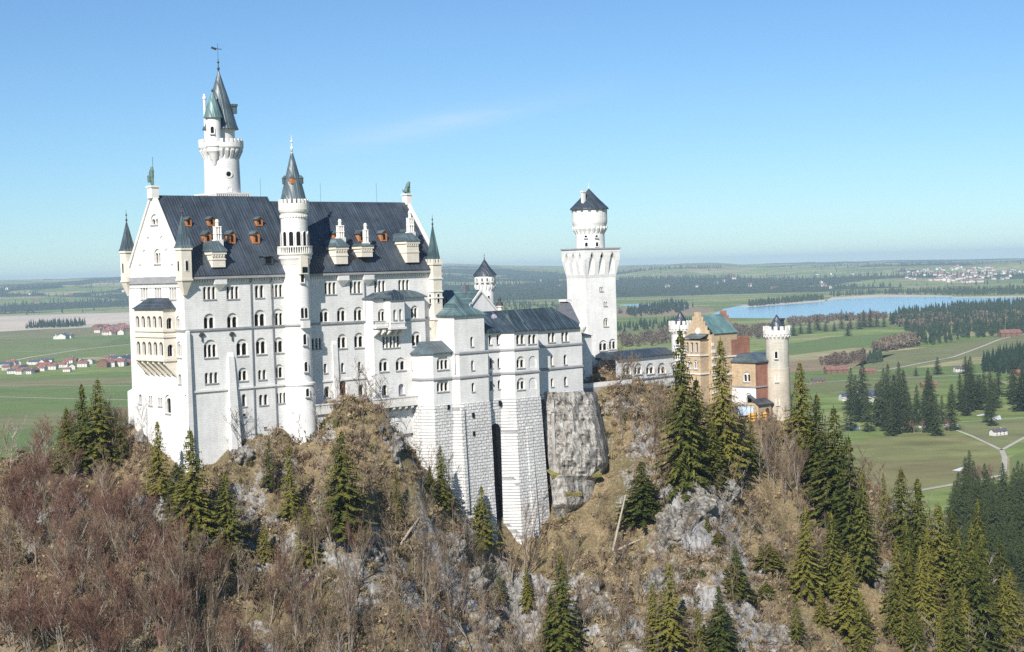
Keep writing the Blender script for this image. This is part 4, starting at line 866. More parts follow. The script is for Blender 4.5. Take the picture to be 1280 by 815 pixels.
for x, y, w_, h, t, n in ((868, 441, 2.5, 9, 'B', 1), (872.5, 441, 2.5, 9, 'B', 1), (878, 441.5, 2.5, 10, 'B', 1), (862.5, 455, 2.2, 8, 'B', 1), (870, 466, 2.4, 9, 'B', 1), (876, 466, 2.4, 9, 'B', 1)): gw.win(x, y, w_, h, t, n)
m = MB(); gw.fill(m, oc); m.v = [(x, y, z) for x, y, z in m.v]; b.part('stepped_gable', m, YELLOW)
m2 = MB(); m2.v = [(x+ur-uL+1.6, y, z) for x, y, z in m.v]; m2.f = m.f; m2.m = m.m; b.part('stepped_gable', m2, REDBRICK)
b.part('clock', MB().lathe(0, 0, [(.9, -.1), (.9, .1), (.7, .1)], 18).xf(Matrix.Translation((uL-.1, VG+wv_/2, onu(873.5, 414, uL).z)) @ Matrix.Rotation(-PI/2, 4, 'Y')), TRIM)
ze = gzv(895, 417, VG); m = MB(); gable_roof(m, uL+.8, ur+1.5, VG-.4, VG+wv_+.4, ze, zap-1.0, .4); b.part('roof', m, TEAL)
ux = gu(937, VG, 440); zr_ = gzv(912, 425)
fr_ = Wall(b, uL, VG, 0)
for x, y in ((899, 441), (911, 470), (899, 470)): fr_.win(x, y, 4, 8, 'B', 1)
m = MB(); fr_.fill(m, [(0, zA-24), (ux-uL, zA-24), (ux-uL, zr_), (ur-uL+1.5, zr_), (ur-uL+1.5, ze), (0, ze)])
m.add([(ur+1.5, VG+.1, zr_), (ux, VG+.1, zr_), (ux, VG+9, zr_), (ur+1.5, VG+9, zr_)], [(0, 1, 2, 3)]); m.add([(ux, VG, zA-24), (ux, VG+9, zA-24), (ux, VG+9, zr_), (ux, VG, zr_)], [(0, 1, 2, 3)])
b.part('front_wall', m, YELLOW)
b.part('brick_panel', MB().box(ur-1.2, ux+.06, VG-.06, VG+.3, zr_-4.6, zr_+.05), REDBRICK)
k = MB()
for i in range(9): k.box(ur+2+(ux-ur-2)*i/9, ur+2+(ux-ur-2)*(i+.55)/9, VG-.1, VG+.5, zr_, zr_+.9)
b.part('battlement', k, REDBRICK)
b.part('porch_roof', MB().add([(uL-4, VG+1, zA+.3), (uL-4, VG+8, zA+.3), (uL-.02, VG+8, zA+1.6), (uL-.02, VG+1, zA+1.6)], [(0, 1, 2, 3)]).add([(uL-4, VG+1, zA), (uL-4, VG+8, zA), (uL-.02, VG+8, zA), (uL-.02, VG+1, zA)], [(0, 1, 2, 3)]), SLATE2)
pw = Wall(b, uL-3.6, VG+7.6, -PI/2)
for k in range(3): pw.winm(1.3+k*1.8, zA-3.6, 1.0, 2.8, 'B', 1)
for k in range(2): pw.winm(1.8+k*2.6, zA-8.6, 1.6, 2.6, 'A', 2)
m = MB(); pw.fill(m, [(0, zA-24), (6.2, zA-24), (6.2, zA-.02), (0, zA-.02)]); m.add([(uL-3.6, VG+1.4, zA-24), (uL-.03, VG+1.4, zA-24), (uL-.03, VG+1.4, zA-.02), (uL-3.6, VG+1.4, zA-.02)], [(0, 1, 2, 3)])
b.part('porch_wall', m, YELLOW)
for zz in (zA-4.6, zA-10): b.part('string_course', MB().box(uL-3.85, uL-3.61, VG+1.1, VG+7.7, zz-.2, zz+.2).box(uL-3.85, uL-.1, VG+1.12, VG+1.39, zz-.2, zz+.2), TRIM)
for zz in (zr_-4.8, zr_-10): b.part('string_course', MB().box(uL, ux+.2, VG-.25, VG-.005, zz-.2, zz+.2), TRIM)
for i in range(8): b.part('quoin', MB().box(uL-.12, uL+(.9 if i % 2 else 1.5), VG-.1, VG+.1, zA-16+i*2, zA-15.1+i*2), TRIM)
# lower block in front, left face ochre and right face red
vL = VG-9; uB0 = gu(944.5, vL, 470); uB1 = gu(961, vL, 470); zt = gzv(940, 454, vL); zw = gzv(944, 484, vL)
lf = Wall(b, uB0, VG, -PI/2); rf = Wall(b, uB0, vL, 0)
for s_, y, w_, h, n in ((5.6, 477, 2.6, 3.0, 2),): lf.winm(s_, gzv(934, y, vL+4), w_, h, 'A', n)
gp_ = gzv(934, 506, vL+4); lf.winm(6.2, gp_, 2.2, 3.6, 'A', 1)
m = MB(); lf.fill(m, [(0, zw), (9, zw), (9, zt), (0, zt)]); b.part('annex_wall', m, YELLOW)
m = MB(); lf.holes and None; lf.fill(m, [(0, zw-18), (9, zw-18), (9, zw), (0, zw)]); b.part('annex_wall', m, WHITE)
m = MB(); rf.fill(m, [(0, zw-18), (uB1-uB0+6, zw-18), (uB1-uB0+6, zt), (0, zt)]); b.part('annex_wall', m, REDBRICK)
b.part('string_course', MB().box(uB0-.25, uB0-.01, vL-.2, VG-.1, zw-.2, zw+.2).box(uB0-.25, uB1+5, vL-.25, vL-.01, zw-.2, zw+.2), GREYTRIM)
b.part('annex_roof', MB().prism([(uB0-.5, vL-.5), (uB1+6, vL-.5), (uB1+6, VG), (uB0-.5, VG)], zt, zt+.35).prism([(uB0-.5, vL-.5), (uB1+6, vL-.5), (uB1+6, VG), (uB0-.5, VG)], zt+.35, zt+2.4, 0, [(uB0+3, vL+4), (uB1+5, vL+4), (uB1+5, VG), (uB0+3, VG)]), SLATE2)
GVL, GUB0, GUB1, GZW = vL, uB0, uB1, zw
def round_keep(name, label, x, yt, yb, rpx, D, roofy, wallm, lower=None, wins=()):
    c_ = cf(x, yt, D); U_, V_ = c_.x, c_.y; Zz = lambda y: onp(x, y, (U_, V_, 0), (MR @ cF).normalized()*-1 if False else (0, -1, 0)).z
    r_ = rpx*D/F_PX*1.02
    bb = Building(name, label, 'tower', (U_, V_, Zz(yb)))
    m = MB().lathe(U_, V_, [(r_, Zz(yb)-8), (r_, Zz(yt+14))], 32)
    bb.part('shaft', m, wallm, None, True)
    if lower: bb.part('shaft_base', MB().lathe(U_, V_, [(r_+.3, Zz(yb)-8), (r_+.12, Zz(lower)), (r_-.01, Zz(lower)+.1)], 32), BEIGE if x > 900 else wallm, None, True)
    m = MB().lathe(U_, V_, [(r_-.02, Zz(yt+17)), (r_+.5, Zz(yt+11)), (r_+.75, Zz(yt+10)), (r_+.75, Zz(yt+5)), (r_+.3, Zz(yt+5)), (r_+.3, Zz(yt+6)), (.5, Zz(yt+6))], 32)
    corbels(m, U_, V_, r_, r_+.7, Zz(yt+17), Zz(yt+10), 20); merlons(m, U_, V_, r_+.75, Zz(yt+5), Zz(yt), 14, .45, .58); bb.part('crown', m, TRIM)
    m = MB().lathe(U_, V_, [(r_*.62, Zz(yt+4)), (r_*.62, Zz(yt-1)), (.06, Zz(roofy))], 20); bb.part('roof', m, SLATE, None, True)
    for y, dx in wins: round_window(bb, U_, V_, r_+.02, view_angle(U_, V_, dx), Zz(y), .9, 2.0)
    return bb, U_, V_, Zz, r_
bb, U_, V_, Zz, r_ = round_keep('gate_tower', 'round grey beige tower with crenellated crown at the far right end of the castle', 971, 407.5, 524, 14, 470, 393, GREYSTONE, 460, ((447, -.1), (476, -.08), (505, -.06)))
bb.part('roof_hut', MB().box(U_+.6, U_+2.2, V_-1, V_+.6, Zz(410), Zz(400)).box(U_+.4, U_+2.4, V_-1.2, V_+.8, Zz(400), Zz(398)), IRON)
b2, U2, V2, Z2, r2 = round_keep('gate_tower', 'round white crenellated tower half hidden by the big spruce left of the gatehouse', 850.5, 401, 520, 11.5, 478, 388, WHITE, None, ((430, -.3), (430, .3)))
# building site at the foot of the annex
s0, s1 = cf(922, 514, 462), cf(945, 513, 464)
tp = Building('tarpaulin', 'pale blue tarpaulin hung along the building site fence below the ochre wall', 'tarpaulin', (s0.x, s0.y, s0.z-2))
m = MB(); n = 14
for i in range(n): 
    a = s0.lerp(s1, i/n); c_ = s0.lerp(s1, (i+1)/n); k0, k1 = .25*math.sin(i*1.9), .25*math.sin((i+1)*1.9)
    m.add([(a.x, a.y+k0, a.z-1.3), (c_.x, c_.y+k1, c_.z-1.3), (c_.x, c_.y+k1, c_.z+1.3+.1*math.sin(i)), (a.x, a.y+k0, a.z+1.3+.1*math.sin(i-1))], [(0, 1, 2, 3)])
TARP = simple('pale blue tarpaulin', (.42, .52, .62), .6, .3, .2, 2); tp.part('sheet', m, TARP)
tp.part('rail', MB().tube([s0+Vector((0, .3, 1.4)), s1+Vector((0, .3, 1.4))], .08), IRON)
s0, s1 = cf(938, 525, 461), cf(959.5, 523, 464)
PLANK = simple('orange formwork planks', (.60, .33, .07), .7, .2, .3, 2)
pb = Building('plank_fence', 'stack of orange planks fencing the building site beside the grey tower', 'fence', (s0.x, s0.y, s0.z-3))
m = MB()
for j in range(5):
    z = -2.0+j*.8; a = s0+Vector((0, 0, z)); c_ = s1+Vector((0, 0, z+.1)); m.add([(a.x, a.y, a.z), (c_.x, c_.y, c_.z), (c_.x, c_.y+.15*j, c_.z+.66), (a.x, a.y+.15*j, a.z+.66), (a.x, a.y+.5, a.z), (c_.x, c_.y+.5, c_.z), (c_.x, c_.y+.5+.15*j, c_.z+.66), (a.x, a.y+.5+.15*j, a.z+.66)], [(0, 1, 2, 3), (7, 6, 5, 4), (3, 2, 6, 7), (0, 3, 7, 4), (1, 2, 6, 5)])
pb.part('planks', m, PLANK)
for t in (0, .33, .66, 1):
    p = s0.lerp(s1, t); pb.part('post', MB().box(p.x-.12, p.x+.12, p.y-.2, p.y-.02, p.z-4, p.z+2), DARKWOOD)
h0 = cf(955, 510, 464)
hb = Building('gate_hut', 'little ochre hut with a dark pitched roof between the red wall and grey tower', 'hut', (h0.x, h0.y, h0.z-3))
m = MB().box(h0.x-2.6, h0.x+3.4, h0.y, h0.y+4, h0.z-5, h0.z+1.5); hb.part('wall', m, YELLOW)
m = MB().add([(h0.x-3.2, h0.y-.5, h0.z+1.2), (h0.x+4, h0.y-.5, h0.z+1.2), (h0.x+3.2, h0.y+4.2, h0.z+3.8), (h0.x-2.4, h0.y+4.2, h0.z+3.8), (h0.x-3.2, h0.y-.5, h0.z+.9), (h0.x+4, h0.y-.5, h0.z+.9), (h0.x+3.2, h0.y+4.2, h0.z+3.5), (h0.x-2.4, h0.y+4.2, h0.z+3.5)], [(0, 1, 2, 3), (7, 6, 5, 4), (0, 1, 5, 4), (1, 2, 6, 5), (0, 3, 7, 4)]); hb.part('roof', m, SLATE)
hb.part('door', MB().add([(h0.x+1.5+x, h0.y-.03, h0.z-3.2+z) for x, z in arch(1.6, 3.2)], [tuple(range(11))]), DARKWOOD)

# ================================================================== TERRAIN
def vnoise(x, y, seed=0):                          # smooth value noise
    xi = np.floor(x).astype(np.int64); yi = np.floor(y).astype(np.int64); fx = x-xi; fy = y-yi
    fx = fx*fx*(3-2*fx); fy = fy*fy*(3-2*fy)
    def h(a, b_):
        n = (a*374761393+b_*668265263+seed*1442695041) & 0x7fffffff; n = ((n ^ (n >> 13))*1274126177) & 0x7fffffff
        return ((n ^ (n >> 16)) & 0xffff)/65535.
    return (h(xi, yi)*(1-fx)+h(xi+1, yi)*fx)*(1-fy)+(h(xi, yi+1)*(1-fx)+h(xi+1, yi+1)*fx)*fy
def fbm(x, y, o=4, seed=0, ridge=False):
    t = 0; a = 1; s = 0
    for k in range(o):
        n = vnoise(x*2**k+17*k, y*2**k-9*k, seed+k)
        if ridge: n = 1-abs(2*n-1)
        t = t+a*n; s += a; a *= .5
    return t/s
GZ = -170.0                                        # level of the plain
CP = [(160,532,372),(195,556,360),(238,588,350),(270,568,356),(300,552,361),(335,540,366),(372,545,365),(395,538,369),
      (420,520,370),(450,512,371),(480,516,373),(500,560,377),(515,588,381),(545,602,387),(590,655,386),(620,715,385),(655,735,387),(690,700,397),(725,655,406),(768,560,425),(762,505,431),(800,492,444),(840,502,452),(880,516,456),(940,532,460),(985,527,468),
      (0,600,375),(0,700,335),(0,815,295),(60,572,385),(100,582,373),(135,560,380),(120,640,345),(120,815,300),(200,645,336),(240,705,325),(240,815,305),(330,645,343),(350,815,318),(400,600,356),(430,625,351),(430,700,335),(450,815,320),(480,580,366),(520,680,360),(540,815,330),(590,748,364),(600,815,347),(655,785,373),(660,815,362),(720,720,388),(740,815,368),(790,600,412),(800,700,392),(800,815,370),(860,625,402),(860,700,388),(870,815,366),(925,625,424),(940,720,398),(960,815,375),(1000,600,443),(1000,700,412),(1040,815,380),(1060,640,448),(1100,720,420),(1130,815,392),(1180,800,412)]
XY = []; ZC = []
for x, y, Y in CP: p = at(x, y, Y); XY.append((p.x, p.y)); ZC.append(p.z)
for X, Y, z in [(-180,430,-75),(-150,500,-125),(-60,490,-70),(0,530,-75),(60,545,-80),(130,560,-110),(0,660,-168),(-170,640,-172),(120,660,-172),(230,580,-168),(170,470,-125),(230,430,-160),(240,380,-165),(150,370,-125),(60,300,-125),(180,300,-165),(-150,240,-95),(0,240,-120),(120,240,-150),(-60,240,-105),(-200,350,-60),(-90,200,-115),(60,180,-135),(-220,500,-150),(300,500,-172),(300,300,-172),(-240,250,-110)]:
    XY.append((X, Y)); ZC.append(z)
XY = np.array(XY, float); ZC = np.array(ZC); n_ = len(XY)
def tps(r2): return .5*r2*np.log(r2+1e-9)
D2 = ((XY[:, None]-XY[None])**2).sum(-1); A = np.zeros((n_+3, n_+3)); A[:n_, :n_] = tps(D2)+np.eye(n_)*15.; A[:n_, n_] = 1; A[:n_, n_+1:] = XY; A[n_:, :n_] = A[:n_, n_:].T
Wt = np.linalg.solve(A, np.concatenate([ZC, np.zeros(3)]))
gx = np.concatenate([np.arange(-330, -190, 8.), np.arange(-190, 190, .9), np.arange(190, 420, 8.)])
gy = np.concatenate([np.arange(90, 280, 8.), np.arange(280, 480, .9), np.arange(480, 720, 8.)])
GX, GY = np.meshgrid(gx, gy); TZ = np.zeros_like(GX)
for r in range(GX.shape[0]):
    d2 = (GX[r][:, None]-XY[None, :, 0])**2+(GY[r][:, None]-XY[None, :, 1])**2
    TZ[r] = tps(d2) @ Wt[:n_] + Wt[n_] + Wt[n_+1]*GX[r] + Wt[n_+2]*GY[r]
ed = np.clip(np.minimum.reduce([(GX+330)/90, (415-GX)/110, (715-GY)/120]), 0, 1)
TZ = TZ*ed+(GZ-6)*(1-ed); TZ = np.maximum(TZ, GZ-6)
for x, y, Y, rad, dz in ((655, 700, 389, 8, 8.5), (625, 690, 386, 7, 7), (590, 645, 385, 6, 3), (690, 690, 397, 6, 3.5), (655, 735, 379, 8, 6), (622, 725, 377, 7, 5), (650, 770, 371, 8, 4)):
    p = at(x, y, Y); TZ -= dz*np.exp(-((GX-p.x)**2+(GY-p.y)**2)/(rad*rad))
ca, sa = math.cos(-PHI), math.sin(-PHI); px_, py_ = GX-P0.x, GY-P0.y; GU = px_*ca-py_*sa; GV = px_*sa+py_*ca
rock = np.clip((fbm(GX/17, GY/17, 4, 3)-.50)*7, 0, .8)
# rock is strongest on the outcrops the photograph shows
for x, y, Y, rad, s in [(870, 640, 400, 14, 1.2), (590, 740, 362, 12, 1.2), (500, 570, 377, 6, 1.2), (960, 800, 377, 12, 1.), (460, 690, 338, 8, .8), (1130, 740, 410, 14, .8), (300, 570, 358, 8, .7), (820, 740, 384, 9, .8), (1190, 760, 410, 10, .8), (600, 790, 350, 9, 1.1)]:
    p = at(x, y, Y); rock = np.maximum(rock, s*np.exp(-((GX-p.x)**2+(GY-p.y)**2)/(rad*rad*.9)))
near = np.clip(1-np.abs(GY-380)/150, 0, 1)
TZ += ((fbm(GX/7, GY/7, 5, 11, True)-.55)*6.5*(.35+np.clip(rock, 0, 1)) + (fbm(GX/2.6, GY/2.6, 3, 21)-.5)*1.3 + (fbm(GX/18, GY/18, 3, 5)-.5)*4 + (fbm(GX/8+GY/60, GY/42, 4, 71, True)-.6)*6.5)*near
inb = (GU > .6) & (GU < 73) & (GV > .8) & (GV < 26); TZ[inb] = np.minimum(TZ[inb], -40)
inb = (GU > 62) & (GU < 117) & (GV > -4) & (GV < 26); TZ[inb] = np.minimum(TZ[inb], -46)
# the gully in front of the tall base stays low enough to leave its foot open
dc = GY*cF.y+TZ*cF.z; PXs = 640+F_PX*(GX*cR.x+GY*cR.y+TZ*cR.z)/dc
ytar = np.interp(PXs, [600, 612, 640, 662, 685, 700], [640, 672, 698, 706, 682, 640]); sel = (PXs > 600) & (PXs < 700) & (GY > 335) & (GY < 400)
rx, ry, rz_ = [cF[i]+cR[i]*(PXs-640)/F_PX-cU[i]*(ytar-407.5)/F_PX for i in range(3)]
cap = rz_/ry*GY-.3; TZ = np.where(sel, np.minimum(TZ, cap), TZ)
terr = bpy.data.meshes.new('hill'); H_, W_ = GX.shape
idx = np.arange(H_*W_).reshape(H_, W_); quads = np.stack([idx[:-1, :-1], idx[:-1, 1:], idx[1:, 1:], idx[1:, :-1]], -1).reshape(-1, 4)
terr.from_pydata(np.stack([GX.ravel(), GY.ravel(), TZ.ravel()], -1).tolist(), [], quads.tolist())
at_ = terr.attributes.new('rock', 'FLOAT', 'POINT'); at_.data.foreach_set('value', np.clip(rock, 0, 1.3).ravel().astype(np.float32))
terr.polygons.foreach_set('use_smooth', [True]*len(terr.polygons))
m, N, L, B = mat('dry grass and limestone slope', .95, .1)
co = coords(N); ge = N.new('ShaderNodeNewGeometry'); sp = N.new('ShaderNodeSeparateXYZ'); L.new(ge.outputs['Normal'], sp.inputs[0])
n1 = noise(N, L, co, .35, 8, .65); n2 = noise(N, L, co, 1.3, 7, .7); n3 = noise(N, L, co, .09, 4, .6); n4 = noise(N, L, mapping(N, L, co, (1, 1, .35)), .8, 8, .7, .6)
rg = ramp(N, [(.30, (.03, .023, .014)), (.43, (.125, .088, .046)), (.56, (.27, .20, .11)), (.74, (.43, .34, .205))]); L.new(n2.outputs[0], rg.inputs[0])
rb = ramp(N, [(.3, (.12, .08, .05)), (.5, (.30, .235, .14)), (.7, (.19, .17, .085))]); L.new(n1.outputs[0], rb.inputs[0])
gr = mixc(N, L, .45, rg.outputs[0], rb.outputs[0])
rm = ramp(N, [(.44, (0, 0, 0)), (.6, (1, 1, 1))]); L.new(n3.outputs[0], rm.inputs[0])
gr = mixc(N, L, rm.outputs[0], gr, mixc(N, L, .5, gr, (.075, .075, .03)))
rr = ramp(N, [(.28, (.055, .052, .05)), (.42, (.2, .195, .19)), (.58, (.37, .36, .35)), (.78, (.58, .57, .55))]); L.new(n4.outputs[0], rr.inputs[0])
av = N.new('ShaderNodeAttribute'); av.attribute_name = 'rock'
f1_ = N.new('ShaderNodeMath'); f1_.operation = 'MULTIPLY_ADD'; L.new(n2.outputs[0], f1_.inputs[0]); f1_.inputs[1].default_value = 1.9; 
f2_ = N.new('ShaderNodeMath'); f2_.operation = 'MULTIPLY_ADD'; L.new(sp.outputs[2], f2_.inputs[0]); f2_.inputs[1].default_value = -1.0; f2_.inputs[2].default_value = -.30
f3_ = N.new('ShaderNodeMath'); f3_.operation = 'MULTIPLY_ADD'; L.new(av.outputs['Fac'], f3_.inputs[0]); f3_.inputs[1].default_value = .82; L.new(f2_.outputs[0], f3_.inputs[2])
L.new(f3_.outputs[0], f1_.inputs[2]); rk = ramp(N, [(.52, (0, 0, 0)), (.66, (1, 1, 1))]); L.new(f1_.outputs[0], rk.inputs[0])
n5 = noise(N, L, co, 2.6, 5, .7); r5 = ramp(N, [(.58, (0, 0, 0)), (.66, (.8,)*3)]); L.new(n5.outputs[0], r5.inputs[0])
gr = mixc(N, L, r5.outputs[0], gr, (.40, .385, .36))           # loose pale stones
L.new(mixc(N, L, rk.outputs[0], gr, rr.outputs[0]), B.inputs['Base Color'])
bp = mixc(N, L, .5, n2.outputs[0], n4.outputs[0]); bump(N, L, B, bp, 1., 1.1)
terr.materials.append(m); hill = link('hill', terr); hill['kind'] = 'structure'
def tz(X, Y):
    i = np.clip(np.searchsorted(gx, X)-1, 0, len(gx)-2); j = np.clip(np.searchsorted(gy, Y)-1, 0, len(gy)-2)
    a = np.clip((X-gx[i])/(gx[i+1]-gx[i]), 0, 1); b_ = np.clip((Y-gy[j])/(gy[j+1]-gy[j]), 0, 1)
    return (TZ[j, i]*(1-a)+TZ[j, i+1]*a)*(1-b_)+(TZ[j+1, i]*(1-a)+TZ[j+1, i+1]*a)*b_
def hit(x, y, y0=275., y1=640.):                   # where the slope is seen at a pixel
    d = ray(x, y); Y = np.arange(y0, y1, .6); k = Y/d.y; g = d.z*k-tz(d.x*k, Y); w = np.where(g < 0)[0]
    if len(w) == 0 or w[0] == 0: return None
    return d*float(k[w[0]])

# shored rock face under the bower block
rfb = Building('retaining_wall', 'grey weathered rock face shored with concrete under the white bower block', 'rock face', MCI @ at(722, 640, 412))
nr, ncl = 70, 46; vs_ = []; RX = [(490, 744), (500, 747), (560, 761), (578, 763), (592, 757), (600, 748), (625, 744), (655, 716), (680, 706)]; LX = [(490, 676), (600, 688), (655, 694)]
for j in range(nr):
    y = 490+190*j/(nr-1); xr = np.interp(y, [a for a, _ in RX], [c for _, c in RX]); xl = np.interp(y, [a for a, _ in LX], [c for _, c in LX])
    for i in range(ncl):
        t = i/(ncl-1); x = xl+(xr-xl)*t; Y = 415.2+8.5*t-(y-490)*.058-2.6*math.sin(PI*t)
        k = float(fbm(np.array([x/9.]), np.array([y/13.]), 4, 31, True)[0]); k2 = float(fbm(np.array([x/22.]), np.array([y/30.]), 3, 37)[0])
        core = max(0, min(1, min(t/.16, (1-t)/.16)))*(1 if y < 592 else .35)
        Y -= (k-.5)*3.0*core+(k2-.5)*3.5*core
        Y -= 2.3*math.sin(PI*t)**.8*math.sin(PI*min(1, max(0, (y-492)/112)))
        if y > 593: Y -= 1.6-max(0, y-632)*.22
        if t > .93: Y += (t-.93)*70
        vs_.append(MCI @ at(x, y, Y))
m = MB().add(vs_, [(j*ncl+i, j*ncl+i+1, (j+1)*ncl+i+1, (j+1)*ncl+i) for j in range(nr-1) for i in range(ncl-1)])
ROCKM, N, L, B = mat('shored grey rock', .92, .15); co = coords(N)
a1_ = noise(N, L, mapping(N, L, co, (1, 1, .16)), .75, 8, .68, .4); a2_ = noise(N, L, co, .5, 8, .7, 1.2)
r1 = ramp(N, [(.34, (.10, .092, .082)), (.47, (.29, .272, .245)), (.62, (.45, .43, .395))]); L.new(a1_.outputs[0], r1.inputs[0])
r2 = ramp(N, [(.36, (.25, .25, .25)), (.5, (1, 1, 1))]); L.new(a2_.outputs[0], r2.inputs[0])
L.new(mixc(N, L, .8, r1.outputs[0], r2.outputs[0], 'MULTIPLY'), B.inputs['Base Color']); bump(N, L, B, a2_.outputs[0], .9, .7)
rfb.part('rock', m, ROCKM, None, False)
MOSS = simple('mossy ledge', (.19, .17, .06), .95, .1, .4, 2)
for x0, x1, y, Y in ((688, 752, 594, 406.6), (706, 727, 616, 406.4)):
    p, q_ = MCI @ at(x0, y, Y), MCI @ at(x1, y+1-(x1-x0)*.04, Y+(x1-x0)*.11)
    d_ = (q_-p); nv = Vector((d_.y, -d_.x, 0)).normalized(); rfb.part('mossy_ledge', MB().add([p+nv*.3, q_+nv*.3, q_-nv*2.4+Vector((0, 0, 1.2)), p-nv*2.4+Vector((0, 0, 1.2)), p+nv*.2-Vector((0, 0, .8)), q_+nv*.2-Vector((0, 0, .8))], [(0, 1, 2, 3), (0, 1, 5, 4)]), MOSS)
for pts, r_ in ((((691, 500), (692, 545), (694, 592)), .45),):
    rfb.part('concrete_rim', MB().tube([MCI @ at(x, y, 415.5-(y-490)*.06+(x-690)*.125-1.2) for x, y in pts], r_, 6), CONCRETE)

# limestone crags standing out of the slope
from mathutils import noise as mn
CRAG, N, L, B = mat('pale limestone crag', .92, .15); co = coords(N)
a1_ = noise(N, L, co, .9, 9, .7, .5); a2_ = noise(N, L, mapping(N, L, co, (1, 1, .4)), .35, 6, .65, 1.)
r1 = ramp(N, [(.35, (.055, .05, .045)), (.44, (.18, .172, .16)), (.58, (.31, .30, .285)), (.76, (.45, .44, .425))]); L.new(a1_.outputs[0], r1.inputs[0])
r2 = ramp(N, [(.36, (.42, .38, .33)), (.52, (1, 1, 1))]); L.new(a2_.outputs[0], r2.inputs[0])
rc_ = mixc(N, L, .9, r1.outputs[0], r2.outputs[0], 'MULTIPLY')
ge = N.new('ShaderNodeNewGeometry'); sp = N.new('ShaderNodeSeparateXYZ'); L.new(ge.outputs['Normal'], sp.inputs[0]); a3_ = noise(N, L, co, .7, 6, .7)
ma = N.new('ShaderNodeMath'); ma.operation = 'MULTIPLY_ADD'; L.new(a3_.outputs[0], ma.inputs[0]); ma.inputs[1].default_value = 1.3; L.new(sp.outputs[2], ma.inputs[2])
rg_ = ramp(N, [(.62, (0, 0, 0)), (.72, (.8, .8, .8))]); md = N.new('ShaderNodeMath'); md.operation = 'MULTIPLY'; L.new(ma.outputs[0], md.inputs[0]); md.inputs[1].default_value = .5; L.new(md.outputs[0], rg_.inputs[0])
rt = ramp(N, [(.35, (.09, .075, .045)), (.65, (.25, .205, .13))]); L.new(a1_.outputs[0], rt.inputs[0])
L.new(mixc(N, L, rg_.outputs[0], rc_, rt.outputs[0]), B.inputs['Base Color']); bump(N, L, B, a1_.outputs[0], .9, .7)
def crag(x, y, w, h, label, seed):
    p = hit(x, y)
    if p is None: return
    k = p.length/F_PX; sx, sz = w*k/2*.95, h*k/2*.95; sy = min(sx, sz)*.8+1
    bm = bmesh.new(); bmesh.ops.create_icosphere(bm, subdivisions=5, radius=1); o_ = Vector((seed*7.3, seed*3.1, 0))
    for v in bm.verts:
        q_ = Vector((v.co.x*sx, v.co.y*sy, v.co.z*sz)); n = v.co.normalized()
        c1 = mn.voronoi((q_*Vector((.42, .42, .2)) if False else Vector((q_.x*.42, q_.y*.42, q_.z*.22)))+o_)[0]; d = (c1[1]-c1[0])*1.5
        d += mn.fractal(q_*.25+o_, .8, 2, 4)*1.3+mn.fractal(Vector((q_.x*.9, q_.y*.9, q_.z*.5))+o_, .9, 2, 4)*.28
        v.co = q_+Vector((n.x, n.y, n.z*.8))*(d*1.35-.9)
    me = bpy.data.meshes.new('rock_outcrop'); bm.to_mesh(me); bm.free(); me.materials.append(CRAG)
    o = link('rock_outcrop', me, None, p+Vector((0, sy*.45, 0))); tag(o, label, 'rock')
for i, (x, y, w, h, lb) in enumerate([(872, 640, 66, 74, 'largest pale limestone crag below the big spruce on the dry slope'), (838, 664, 44, 60, 'limestone crag at the left end of the large pale one'), (908, 622, 40, 44, 'grey crag at the right end of the large pale one'),
        (566, 692, 40, 46, 'pale crag left below the rusticated wall'), (588, 738, 40, 52, 'grey blue crag under the pale one left below the wall'), (604, 788, 52, 44, 'bright pale crag lowest below the rusticated wall'), (494, 572, 26, 66, 'narrow vertical crag at the right edge of the grassy mound'), (478, 548, 16, 40, 'thin crag high on the grassy mound'),
        (966, 803, 84, 44, 'broad pale crag at the lower edge of the dry slope'), (1010, 745, 22, 70, 'tall narrow crag under the right ridge row of spruces'), (296, 575, 34, 34, 'grey crag under the bare crooked tree by the palace wall'), (1112, 745, 44, 84, 'tall pale crag on the scree of the right flank'), (1124, 655, 34, 60, 'upper crag on the scree of the right flank'),
        (822, 742, 34, 60, 'grey crag in the middle of the dry slope'), (462, 692, 40, 34, 'dark grey crag low under the grassy mound'), (118, 588, 46, 26, 'low rocky ledge under the three spruces at the gable'), (176, 552, 26, 22, 'small rocky ledge at the foot of the gable wall'), (1178, 720, 30, 40, 'small crag between the spruces of the right flank'), (745, 742, 22, 36, 'small grey crag in the gully')]): crag(x, y, w, h, lb, i+1)
# ================================================================== PLAIN AND FAR HILLS
hx = [-800, 0, 160, 400, 560, 640, 700, 780, 860, 930, 1000, 1080, 1150, 1280, 2200]
hz_ = [25, 22, 37, 75, 90, 40, 12, -12, -4, -45, -50, -58, -58, -66, -60]
def sstep(a, b_, x): t = np.clip((x-a)/(b_-a), 0, 1); return t*t*(3-2*t)
def far_z(X, Y):
    px = 640+2000*X/np.maximum(Y, 500); E_ = np.interp(px, hx, hz_)
    r = sstep(8200, 24000, Y)*.75+sstep(8200, 13000, Y)*.25*.6; r = np.minimum(r/.9, 1)
    bumps = (fbm(X/2600, Y/2200, 4, 51)-.5)*150*sstep(8800, 14000, Y)*(1-.6*sstep(19000, 26000, Y))+(fbm(X/700, Y/700, 3, 57)-.5)*26*sstep(8600, 11000, Y)
    return np.maximum(GZ+(E_-GZ)*r+bumps*1.4-np.clip(Y-26000, 0, None)*.02, GZ)
def forest_mask(X, Y):
    f = fbm(X/1500+3.3, Y/1100, 4, 61); return sstep(.515, .555, f)*sstep(8300, 9000, Y+600*(fbm(X/900, Y/900, 2, 5)-.5))
fx_ = np.concatenate([np.linspace(-26000, -6000, 50)[:-1], np.linspace(-6000, 6000, 161), np.linspace(6000, 26000, 50)[1:]])
